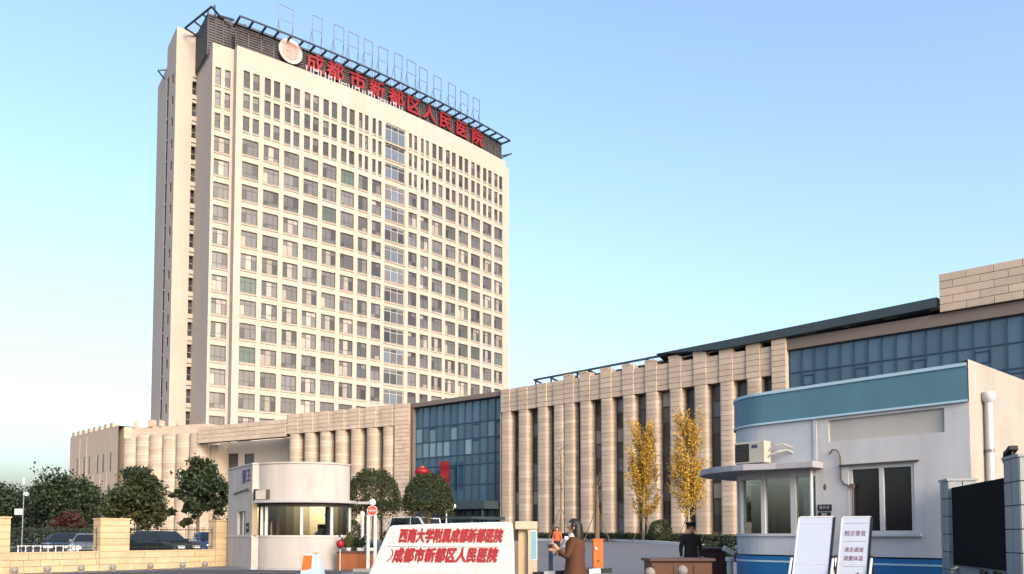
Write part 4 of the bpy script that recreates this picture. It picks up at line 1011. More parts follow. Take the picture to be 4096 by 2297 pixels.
# ------------------------------------------------------------------ stone boundary wall at the left
def build_boundary_wall():
    A = Vector((-22.0, 27.6)); B = Vector((-13.35, 38.75)); d = B - A; L = d.length; ang = math.atan2(d.y, d.x)
    root = thing('boundary_wall', 'low warm beige stone block wall with square pillars at the left', 'wall', (A.x, A.y, 0), ang)
    def x_at(u):
        lo, hi = -10, L + 5
        for _ in range(50):
            mid = (lo + hi) / 2; p = A + d.normalized() * mid
            if 2048 + F * p.x / p.y < u: lo = mid
            else: hi = mid
        return lo
    core = MB(); core.box(-6, L, .04, .36, 0, .78); core.build('wall_core', 'joint_warm', root)
    h = .255
    x = -6.0; 
    for r in range(3):
        x = -6.0 + (r % 2) * .35; first = True
        while x < L - .05:
            wd = rnd.choice([.62, .7, .78]); b = min(x + wd, L)
            q = MB(); q.box(x + .008, b - .008, -.01 + rnd.uniform(-.006, .006), .05, r * h + .012, (r + 1) * h - .004); q.build('stone_block', 'stone_warm', root); x = b
    q = MB(); q.box(-6, L, -.03, .40, 3 * h + .005, 3 * h + .06); q.build('coping', 'stone_warm', root)
    for (u0, u1) in ((-60, 40), (400, 517), (862, 925)):
        a, b = x_at(u0), x_at(u1); b = min(b, L - .02)
        c = MB(); c.box(a + .02, b - .02, -.05, .5, 0, 2.12); c.build('pillar_core', 'joint_warm', root)
        n = 8; hh = 2.14 / n
        for r in range(n):
            q = MB(); q.box(a, b, -.085 + rnd.uniform(-.004, .004), .54, r * hh + .012, (r + 1) * hh - .004); q.build('pillar_stone', 'stone_warm', root)
        q = MB(); q.box(a - .03, b + .03, -.12, .58, 2.14, 2.20); q.build('pillar_cap', 'stone_warm', root)
    # iron fences between pillars
    for (u0, u1) in ((42, 398), (520, 860)):
        a, b = x_at(u0), x_at(u1)
        f = bpy.data.objects.new('fence_panel', None); col.objects.link(f); f.parent = root
        for z in (.95, 1.72): q = MB(); q.box(a, b, .19, .22, z, z + .03); q.build('rail', 'black', f)
        n = int((b - a) / .42); me = MB().box(-.008, .008, -.008, .008, 0, 1.0).mesh('bar', ['black'])
        for k in range(n + 1): put('bar', me, f, (a + (b - a) * k / n, .205, .82))
    # ball bollards on the pavement before the wall
    k = 0
    names = ['by the left picture edge', 'second from the left edge', 'below the fence opening', 'under the wide middle pillar', 'right of the middle pillar', 'second last before the guardhouse', 'nearest the far guardhouse']
    for i, u in enumerate((60, 190, 322, 447, 595, 722, 810)):
        xx = x_at(u) - .2; p = A + d.normalized() * xx + Vector((d.y, -d.x)).normalized() * .62
        t = thing('stone_bollard', 'small round stone bollard before the boundary wall, ' + names[i], 'bollard', (p.x, p.y, .004), 0, 'ball bollards along the boundary wall')
        q = MB(); q.lathe([(.11, 0), (.12, .03), (.08, .06)], 14); q.build('foot', 'kerb', t, smooth=40)
        q = MB(); q.lathe([(.06, .05), (.10, .08), (.125, .14), (.13, .18), (.11, .24), (.07, .29), (.02, .31)], 16); q.build('ball', 'kerb', t, smooth=60)
build_boundary_wall()

# ------------------------------------------------------------------ name stone
def build_monument():
    Y = 20.0
    X0 = px(1505, Y); sc_ = Y / F
    root = thing('name_stone', 'slanted white stone sign with two rows of red characters', 'sign', (px(1800, Y), Y, 0), math.radians(2))
    def lx(u): return (u - 1800) * sc_
    def z(v): return pz(v, Y)
    m = MB()
    prof = [(lx(1440), 0), (lx(2062), 0), (lx(2058), z(2180)), (lx(2052), z(2096)), (lx(2040), z(2087)), (lx(1800), z(2093)), (lx(1572), z(2102)), (lx(1556), z(2110))]
    n = len(prof); m.v = [(a, 0, b) for a, b in prof] + [(a * .985, .42, b) for a, b in prof]
    m.f.append(tuple(range(n))); m.m.append(0); m.f.append(tuple(range(2 * n - 1, n - 1, -1))); m.m.append(0)
    for k in range(n): j = (k + 1) % n; m.f.append((k, n + k, n + j, j)); m.m.append(0)
    bevel(m.build('slab', 'marble', root), .04, 3)
    m = MB(); m.box(lx(1420), lx(2080), -.15, .6, 0, .14); m.build('plinth', 'marble', root)
    top = '西南大学附属成都新都医院'; bot = '成都市新都区人民医院'
    for i, ch in enumerate(top):
        u = 1612 + (1990 - 1612) * i / 11; text('character', ch, .355, 'letter_red', root, (lx(u), -.012, z(2147)), (PI / 2, 0, 0), .012, .60, .32, .021)
    for i, ch in enumerate(bot):
        u = 1592 + (1966 - 1592) * i / 9; text('character', ch, .37, 'letter_red', root, (lx(u), -.012, z(2225)), (PI / 2, 0, 0), .012, .68, .32, .022)
    m = MB(); m.bar((lx(1553), -.01, z(2184)), (lx(1996), -.01, z(2187)), .03, .02); m.build('rule', 'letter_grey', root)
    m = MB(); m.bar((lx(1562), -.008, z(2131)), (lx(1592), -.008, z(2131)), .02, .014); m.bar((lx(1556), -.008, z(2170)), (lx(1586), -.008, z(2170)), .02, .014); m.bar((lx(1558), -.008, z(2148)), (lx(1588), -.008, z(2148)), .02, .01); m.build('emblem_lines', 'letter_grey', root)
    m = MB(); pts = []
    for k in range(9):
        q = k / 8; pts.append((lx(1569 + 8 * math.sin(q * PI) - 20 * q * q), -.012, z(2196 + 50 * q)))
    m.poly_tube(pts, .014); m.build('flourish', 'letter_red', root)
    for i in range(26):
        if i in (11, 19): continue
        m = MB(); hh = rnd.uniform(.02, .055); m.box(-.009, .009, -.006, .0, 0, hh); m.box(-.016, .016, -.0065, -.0005, hh, hh + .008); m.build('small_mark', 'letter_grey', root, (lx(1648 + i * 8.0), 0, z(2296)))
    # stone gate post beside it
    Yp = 22.0; t = thing('gate_post', 'beige stone gate post with a narrow blue glass panel beside the name stone', 'gate post', (px(2100, Yp), Yp, 0))
    s2 = Yp / F; L = lambda u: (u - 2100) * s2; Z = lambda v: pz(v, Yp)
    m = MB(); m.box(L(2112), L(2148), 0, .55, 0, Z(2118)); m.build('leg', 'stone_warm_pale', t); m = MB(); m.box(L(2074), L(2110), .18, .6, 0, Z(2120)); m.build('inner_leg', 'stone_warm', t)
    m = MB(); m.box(L(2060), L(2150), -.03, .6, Z(2118), Z(2086)); bevel(m.build('lintel', 'stone_warm_pale', t), .02)
    m = MB(); m.box(L(2125), L(2145), -.02, -.003, Z(2236), Z(2126)); m.build('panel', 'glass_teal', t); m = MB(); m.box(L(2121), L(2149), -.012, -.002, Z(2242), Z(2121)); m.build('panel_frame', 'frame_white', t)
    m = MB(); m.box(L(2053), L(2074), .1, .5, 0, Z(2165)); m.build('side_stone', 'fascia_brown', t)
mat('stone_warm_pale', (0.384, 0.32, 0.24), .8, .06, 3, bump=.2)
mat('glass_teal', (.16, .30, .36), .15, .2, 3, spec=.6)
build_monument()

# ------------------------------------------------------------------ cars
def car(name_label, loc, rz, body, L=4.5, W=1.8, H=1.48, van=False, group=None, cat='car'):
    t = thing('parked_car', name_label, cat, loc, rz, group)
    hl = L / 2
    if van: prof = [(-hl, .35), (-hl, .95), (-hl + .05, 1.3), (-hl + .25, H - .1), (-hl + .6, H), (hl - 1.5, H), (hl - .7, 1.05), (hl - .1, .85), (hl, .6), (hl, .35)]
    else: prof = [(-hl, .38), (-hl, .82), (-hl + .15, .95), (-hl + .75, .98), (-hl + 1.35, H - .05), (-hl + 1.75, H), (hl - 1.95, H - .02), (hl - 1.15, .98), (hl - .35, .86), (hl - .05, .70), (hl, .5), (hl, .35)]
    m = MB(); n = len(prof)
    def half(z): return W / 2 * (1 if z < .95 else 1 - .17 * (z - .95) / (H - .95))
    for sg in (-1, 1): m.v += [(x, sg * half(z), z) for x, z in prof]
    m.f.append(tuple(range(n))); m.m.append(0); m.f.append(tuple(range(2 * n - 1, n - 1, -1))); m.m.append(0)
    for k in range(n): j = (k + 1) % n; m.f.append((k, n + k, n + j, j)); m.m.append(0)
    o = m.build('body', body, t); bevel(o, .06, 3)
    zb, zt = 1.0, H - .09
    def sx(z, front):   # screen x at height
        if van: return (hl - .72 - (z - 1.05) / (H - 1.05) * .78) if front else (-hl + .08 + (z - 1.0) * .3)
        return (hl - 1.15 - (z - .98) / (H - .98) * .8) if front else (-hl + .75 + (z - .98) / (H - .98) * .6)
    for front in (True, False):
        q = MB(); e = .012 if front else -.012
        q.face([(sx(zb, front) + e, -half(zb) + .1, zb + .012), (sx(zb, front) + e, half(zb) - .1, zb + .012), (sx(zt, front) + e, half(zt) - .1, zt + .012), (sx(zt, front) + e, -half(zt) + .1, zt + .012)][::1 if front else -1])
        q.build('windscreen' if front else 'rear_window', 'car_glass', t)
    for sg in (-1, 1):
        xs_ = [(sx(zb, False) + .18, sx(zt, False) + .12), (-.12, -.12), (-.04, -.04), (sx(zb, True) - .18, sx(zt, True) - .12)]
        for (a, b) in ((0, 1), (2, 3)):
            q = MB(); g = .014
            q.face([(xs_[a][0], sg * (half(zb) + g), zb), (xs_[b][0], sg * (half(zb) + g), zb), (xs_[b][1], sg * (half(zt) + g), zt), (xs_[a][1], sg * (half(zt) + g), zt)][::sg]); q.build('side_window', 'car_glass', t)
        q = MB(); q.box(-.5, -.3, sg * W / 2 - .01, sg * W / 2 + .02, .86, .9); q.build('door_handle', 'chrome', t)
        q = MB(); q.box(hl - 1.45, hl - 1.25, sg * (W / 2 + .02) - .08, sg * (W / 2 + .02) + .08, 1.0, 1.13); bevel(q.build('mirror', body, t), .03)
        for x in (-hl + .8, hl - .85):
            wh = MB(); wh.tube((0, -.1, 0), (0, .1, 0), .32, n=20); wo = wh.build('wheel', 'rubber', t, (x, sg * (W / 2 - .1), .32), smooth=40)
            rm = MB(); rm.tube((0, sg * .095, 0), (0, sg * .115, 0), .2, n=14); rm.build('rim', 'grey_metal', wo)
        q = MB(); q.box(hl - .12, hl + .012, sg * (W / 2 - .45) - .2, sg * (W / 2 - .45) + .22, .62, .76); bevel(q.build('headlight', 'lamp_glass', t), .02)
        q = MB(); q.box(-hl - .012, -hl + .08, sg * (W / 2 - .35) - .18, sg * (W / 2 - .35) + .2, .72, .88); q.build('tail_light', 'red_sign', t)
    q = MB(); q.box(hl - .03, hl + .015, -.38, .38, .5, .64); q.build('grille', 'black', t)
    q = MB(); q.box(hl, hl + .02, -.22, .22, .40, .50); q.build('number_plate', 'plate_blue', t)
    return t
mat('plate_blue', (.015, .03, .12), .5, .05)
def gloc(u, Y): x = px(u, Y); return (x, Y, ground_z(x, Y))
car('black car with pale windscreen edge seen between the boundary wall pillars', gloc(640, 44), math.radians(-28), 'car_black', 4.7, 1.85, 1.55)
car('dark blue car beside the black car behind the boundary wall', gloc(850, 46), math.radians(-60), 'car_blue', 4.5, 1.8, 1.45)
car('grey car partly hidden behind the wide middle wall pillar', gloc(375, 43), math.radians(-70), 'car_silver', 4.4, 1.8, 1.45)
car('black car in the shade under the dark trees behind the fence', gloc(280, 44), math.radians(-75), 'car_black', 4.5, 1.8, 1.45)
car('white van parked behind the name stone', gloc(1665, 60), math.radians(-20), 'car_white', 4.2, 1.75, 2.1, van=True, cat='van')
car('small white car parked right of the white van', gloc(1722, 62), math.radians(-80), 'car_white', 3.8, 1.65, 2.0, van=True)

# ------------------------------------------------------------------ vegetation
def leaf(m, p, size, r, mi, up=0.3, asp=.55):
    n = Vector((r.gauss(0, 1), r.gauss(0, 1), r.gauss(0, 1) + up)).normalized()
    a = n.orthogonal().normalized(); a = (Matrix.Rotation(r.uniform(0, 6.28), 3, n) @ a); b = n.cross(a)
    L = size * r.uniform(.7, 1.3); W = L * asp
    m.face([p - a * L * .5, p - a * .05 * L + b * W * .5 + n * L * .06, p + a * L * .5, p - a * .05 * L - b * W * .5 + n * L * .06], mi)
def crown_points(r, c, rad, n, shell=.55, rough=.35, seed=0):
    # clumpy points in an uneven ellipsoid
    c = Vector(c); clumps = []
    for _ in range(max(6, n // 90)):
        d = Vector((r.gauss(0, 1), r.gauss(0, 1), r.gauss(0, 1))).normalized()
        k = r.uniform(shell, 1.0) * (1 + rough * noise.noise(d * 1.7 + Vector((seed, 0, 0))))
        clumps.append((Vector((d.x * rad[0], d.y * rad[1], d.z * rad[2])) * k, r.uniform(.14, .30)))
    for _ in range(n):
        cc, s = r.choice(clumps); mn = min(rad)
        yield c + cc + Vector((r.gauss(0, 1), r.gauss(0, 1), r.gauss(0, .8))) * s * mn
def tree(name, label, loc, H, trunk_r, blobs, size, mats, seed, bark='bark', lean=0.0, group=None, cat='tree', limbs=7, base_h=None, asp=.55):
    r = random.Random(seed); t = thing(name, label, cat, loc, 0, group)
    m = MB(); tips = []
    top = max(b[0][2] for b in blobs); base_h = base_h or min(b[0][2] - b[1][2] for b in blobs)
    pts = []; x = y = 0
    for k in range(7):
        q = k / 6; pts.append(Vector((x, y, q * top))); x += r.uniform(-.06, .06) + lean / 6; y += r.uniform(-.06, .06)
    for k in range(6): m.tube(pts[k], pts[k + 1], trunk_r * (1 - .12 * k), trunk_r * (1 - .12 * (k + 1)), 8)
    for k in range(limbs):
        b = r.choice(blobs); c = Vector(b[0]); d = Vector((r.gauss(0, 1), r.gauss(0, 1), r.gauss(.2, .7))).normalized()
        end = c + Vector((d.x * b[1][0], d.y * b[1][1], d.z * b[1][2])) * .8
        z0 = max(base_h * .85, min(top * .9, end.z - r.uniform(.3, 1.2) * b[1][2])); q = z0 / max(top, .1) * 6; i = min(5, int(q)); st = pts[i].lerp(pts[i + 1], q - i)
        mid = st.lerp(end, .5) + Vector((r.uniform(-.15, .15), r.uniform(-.15, .15), .15))
        m.tube(st, mid, trunk_r * .42, trunk_r * .26, 6); m.tube(mid, end, trunk_r * .26, trunk_r * .08, 6)
        for _ in range(3):
            e2 = mid.lerp(end, r.uniform(.3, .9)); m.tube(e2, e2 + Vector((r.gauss(0, .3), r.gauss(0, .3), r.uniform(0, .5))), trunk_r * .12, trunk_r * .04, 5)
    m.build('trunk', bark, t)
    m = MB()
    for (c, rad, n, shell, mset) in blobs:
        for p in crown_points(r, c, rad, int(n * 2.3), shell * .7, .3, seed): leaf(m, p, size, r, r.choice(mset), asp=asp)
    m.build('crown', mats, t)
    return t
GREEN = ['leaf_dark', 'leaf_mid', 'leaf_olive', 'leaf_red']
def build_trees():
    def at(u, Y): return gloc(u, Y)
    S = lambda pxl, Y: pxl * Y / F
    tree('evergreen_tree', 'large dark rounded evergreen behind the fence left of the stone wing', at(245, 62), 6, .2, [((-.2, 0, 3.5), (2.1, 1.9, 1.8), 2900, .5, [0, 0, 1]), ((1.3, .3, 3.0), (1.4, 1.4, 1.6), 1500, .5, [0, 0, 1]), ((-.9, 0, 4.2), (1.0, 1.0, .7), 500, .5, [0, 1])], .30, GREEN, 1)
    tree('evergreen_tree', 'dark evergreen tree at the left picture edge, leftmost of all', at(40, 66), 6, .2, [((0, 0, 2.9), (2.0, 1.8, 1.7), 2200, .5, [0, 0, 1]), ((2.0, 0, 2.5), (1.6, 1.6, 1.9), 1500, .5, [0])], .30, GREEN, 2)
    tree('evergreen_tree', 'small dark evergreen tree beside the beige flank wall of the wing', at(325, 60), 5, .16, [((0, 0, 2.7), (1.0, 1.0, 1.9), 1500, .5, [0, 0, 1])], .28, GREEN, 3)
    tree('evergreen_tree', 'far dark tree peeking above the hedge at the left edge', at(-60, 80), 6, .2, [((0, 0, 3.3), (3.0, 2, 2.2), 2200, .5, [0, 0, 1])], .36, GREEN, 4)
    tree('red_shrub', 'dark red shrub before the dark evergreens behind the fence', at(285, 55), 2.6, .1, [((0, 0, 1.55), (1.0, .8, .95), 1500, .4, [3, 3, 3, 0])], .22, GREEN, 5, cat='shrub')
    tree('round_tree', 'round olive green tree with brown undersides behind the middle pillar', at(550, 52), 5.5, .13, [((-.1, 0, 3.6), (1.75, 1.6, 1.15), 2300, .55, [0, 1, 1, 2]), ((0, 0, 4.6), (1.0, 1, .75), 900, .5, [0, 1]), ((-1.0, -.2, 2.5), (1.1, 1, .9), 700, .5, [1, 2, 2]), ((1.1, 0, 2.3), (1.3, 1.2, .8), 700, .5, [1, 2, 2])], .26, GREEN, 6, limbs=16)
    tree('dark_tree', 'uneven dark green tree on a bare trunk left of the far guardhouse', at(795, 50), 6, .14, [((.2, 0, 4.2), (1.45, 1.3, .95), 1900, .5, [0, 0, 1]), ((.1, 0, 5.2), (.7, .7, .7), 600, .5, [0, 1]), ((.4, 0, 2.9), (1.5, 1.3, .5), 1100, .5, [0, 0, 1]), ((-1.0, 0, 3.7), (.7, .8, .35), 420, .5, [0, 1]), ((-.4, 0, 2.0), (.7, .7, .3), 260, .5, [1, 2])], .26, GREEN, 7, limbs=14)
    # clipped umbrella trees
    for u, Y, w2, lab, sd in ((1492, 50, 1.78, 'clipped dome shaped green tree beside the far guardhouse', 8), (1712, 54, 1.75, 'clipped dome shaped dark olive tree before the blue glass', 9)):
        r = random.Random(sd); loc = at(u, Y); t = thing('dome_tree', lab, 'tree', loc)
        m = MB(); m.tube((0, 0, 0), (.05, 0, 2.9), .12, .09, 8)
        for k in range(10):
            a = k * .63; m.tube((.05, 0, 2.2 + .05 * k), (.9 * w2 * math.cos(a), .9 * w2 * math.sin(a), 3.0 + .3 * (k % 3)), .045, .015, 5)
        m.build('trunk', 'bark', t); m = MB(); zt = 5.25 if sd == 8 else 5.1; zb = 2.7
        for _ in range(9500):
            a = r.uniform(0, 2 * PI); q = r.uniform(0, 1) ** .8; el = math.asin(min(1, q)); rr = r.uniform(.82, 1.0) * (1 + .05 * noise.noise(Vector((math.cos(a) * 2, math.sin(a) * 2, q * 3 + sd))))
            p = Vector((w2 * math.cos(el) ** .8 * math.cos(a) * rr, w2 * math.cos(el) ** .8 * math.sin(a) * rr, zb + (zt - zb) * math.sin(el) * rr)); leaf(m, p, .125, r, r.choice([1, 1, 2, 2, 0]), .3)
        for _ in range(1500):
            a = r.uniform(0, 2 * PI); q = math.sqrt(r.uniform(0, 1)); leaf(m, Vector((w2 * q * math.cos(a), w2 * q * math.sin(a), zb + r.uniform(-.1, .5))), .15, r, r.choice([0, 2]), .3)
        for _ in range(700):
            a = r.uniform(0, 2 * PI); q = r.uniform(.5, 1.02); leaf(m, Vector((w2 * q * math.cos(a), w2 * q * math.sin(a), zb - abs(r.gauss(0, .35)))), .15, r, 2, .3)
        m.build('crown', GREEN, t)
    # two upright yellow ginkgos
    for u, Y, H, w2, lab, sd in ((2572, 66, 10.0, 1.45, 'slender yellow ginkgo tree, left of two before the stone columns', 10), (2752, 64, 10.7, 1.6, 'taller yellow ginkgo tree, right of two before the stone columns', 11)):
        r = random.Random(sd); t = thing('ginkgo_tree', lab, 'tree', at(u, Y), 0, 'yellow ginkgo trees')
        m = MB(); m.tube((0, 0, 0), (.1, 0, H * .55), .13, .08, 8); m.tube((.1, 0, H * .55), (.05, 0, H * .95), .08, .015, 8)
        lv = MB()
        for k in range(105):
            z0 = r.uniform(1.9, H * .84); a = r.uniform(0, 2 * PI); ln = w2 * r.uniform(.5, 1.15) * (1 - .35 * z0 / H); rise = r.uniform(.9, 2.2)
            s = Vector((.1 * z0 / H, 0, z0)); e = Vector((ln * math.cos(a), ln * math.sin(a), min(H, z0 + rise))); mid = s.lerp(e, .5) + Vector((.25 * ln * math.cos(a), .25 * ln * math.sin(a), -.12))
            m.tube(s, mid, .035, .022, 5); m.tube(mid, e, .022, .006, 5)
            for _ in range(85):
                q = r.uniform(.1, 1.05); p = (s.lerp(mid, q * 2) if q < .5 else mid.lerp(e, q * 2 - 1)) + Vector((r.gauss(0, .13), r.gauss(0, .13), r.gauss(0, .13))); leaf(lv, p, .135, r, r.choice([0, 0, 1]), .1, .8)
        m.build('trunk', 'bark_pale', t); lv.build('crown', ['leaf_yellow', 'leaf_gold'], t)
        m = MB()
        for a in (.4, 2.5, 4.6): m.tube((1.0 * math.cos(a), 1.0 * math.sin(a), 0), (.05 * math.cos(a), .05 * math.sin(a), 2.2), .035, .03, 6)
        m.build('prop', 'bark_pale', t)
    # bare young trees with props
    for u, Y, H, tr, lab, sd in ((2243, 66, 8.0, .07, 'bare slim young tree on props before the stone columns, left of two', 12), (2388, 66, 5.5, .2, 'bare thick trunk young tree on props, right of two, behind the people', 13)):
        r = random.Random(sd); t = thing('bare_tree', lab, 'tree', at(u, Y), 0, 'bare young trees')
        m = MB(); m.tube((0, 0, 0), (.03, 0, H * .5), tr, tr * .8, 8); m.tube((.03, 0, H * .5), (0, 0, H), tr * .8, .01, 8)
        for k in range(16):
            z0 = H * r.uniform(.45, .95); a = r.uniform(0, 6.28); e = Vector((r.uniform(.3, .9) * math.cos(a), r.uniform(.3, .9) * math.sin(a), z0 + r.uniform(.2, .9))); m.tube((.02, 0, z0), e, .025, .006, 5)
            m.tube(Vector((.02, 0, z0)).lerp(e, .6), e + Vector((r.gauss(0, .25), r.gauss(0, .25), .2)), .01, .004, 4)
        m.build('trunk', 'bark', t); m = MB()
        for a in (.3, 2.8, 4.5): m.tube((1.15 * math.cos(a), 1.15 * math.sin(a), 0), (.1 * math.cos(a), .1 * math.sin(a), 2.7), .04, .035, 6)
        m.build('prop', 'bark', t)
        lv = MB()
        for _ in range(60): leaf(lv, Vector((r.gauss(0, .5), r.gauss(0, .5), H * r.uniform(.4, .95))), .13, r, 0)
        lv.build('crown', ['leaf_gold'], t)
    # clipped ball shrub, hedge strip and low shrubs
    def ball(u, Y, rx, rz_, lab, sd, mset, n=3500, name='ball_shrub'):
        r = random.Random(sd); t = thing(name, lab, 'shrub', at(u, Y)); m = MB(); m.tube((0, 0, 0), (0, 0, rz_ * .8), .05, .03, 6); 
        for k in range(8): m.tube((0, 0, rz_ * .3), (rx * .8 * math.cos(k), rx * .8 * math.sin(k), rz_ * (.6 + .1 * (k % 4))), .02, .006, 5)
        m.build('stem', 'bark', t); m = MB()
        for _ in range(n):
            d = Vector((r.gauss(0, 1), r.gauss(0, 1), r.gauss(0, 1))).normalized(); k = r.uniform(.78, 1.0) * (1 + .08 * noise.noise(d * 2 + Vector((sd, 0, 0)))); leaf(m, Vector((d.x * rx * k, d.y * rx * k, rz_ + d.z * rz_ * k)), .13, r, r.choice(mset))
        m.build('crown', GREEN, t)
    ball(2640, 64, .95, .95, 'clipped round green shrub between the two ginkgo trees', 20, [1, 1, 2, 0])
    ball(2925, 42, .7, .65, 'low dark shrub left of the near guardhouse', 21, [0, 0, 1], 2200)
    ball(2860, 44, .9, .45, 'low dark shrub behind the wooden desks', 22, [0, 0, 1], 2200)
    ball(1590, 52, 1.1, .8, 'brownish shrub behind the name stone under the dome trees', 23, [2, 3, 2], 2200)
    ball(1400, 47, .8, 1.1, 'leafy green shrub behind the right end of the far guardhouse', 24, [0, 1, 2], 2600)
    ball(905, 53, .9, 1.9, 'thin grey green shrub tree left of the far guardhouse', 25, [2, 1, 2], 1600)
    r = random.Random(31); A = Vector((1.4, 83.5)); B = Vector((16.4, 60.2))
    t = thing('hedge', 'long low dark hedge along the foot of the right stone wing', 'hedge', (A.x, A.y, BASE - .03)); m = MB()
    for _ in range(13000):
        q = r.random(); p = A.lerp(B, q); hgt = .75 + .22 * noise.noise(Vector((q * 30, 0, 0))); off = Vector((r.uniform(-.8, .8), r.uniform(-.8, .8)))
        z = hgt * r.uniform(0, 1) ** .5; leaf(m, Vector((p.x + off.x - A.x, p.y + off.y - A.y, z + ground_z(0, p.y) - BASE)), .17, r, r.choice([0, 0, 1, 2]))
    m.build('foliage', GREEN, t); m = MB(); dd = (B - A); nn = Vector((dd.y, -dd.x)).normalized() * .9
    m.prism([(nn.x, nn.y), (dd.x + nn.x, dd.y + nn.y), (dd.x - nn.x, dd.y - nn.y), (-nn.x, -nn.y)][::-1], -.25, .06); m.build('bed', 'soil', t)
    # kerb along the yard
    pts = [Vector((2.0, 80)), Vector((8.6, 72)), Vector((11.0, 63)), Vector((12.9, 57)), Vector((15.5, 48))]
    m = MB()
    for a, b in zip(pts[:-1], pts[1:]): m.bar((a.x, a.y, ground_z(0, a.y) + .10), (b.x, b.y, ground_z(0, b.y) + .10), .3, .3)
    tag(m.build('kerb', 'white'), kind='structure')
build_trees()

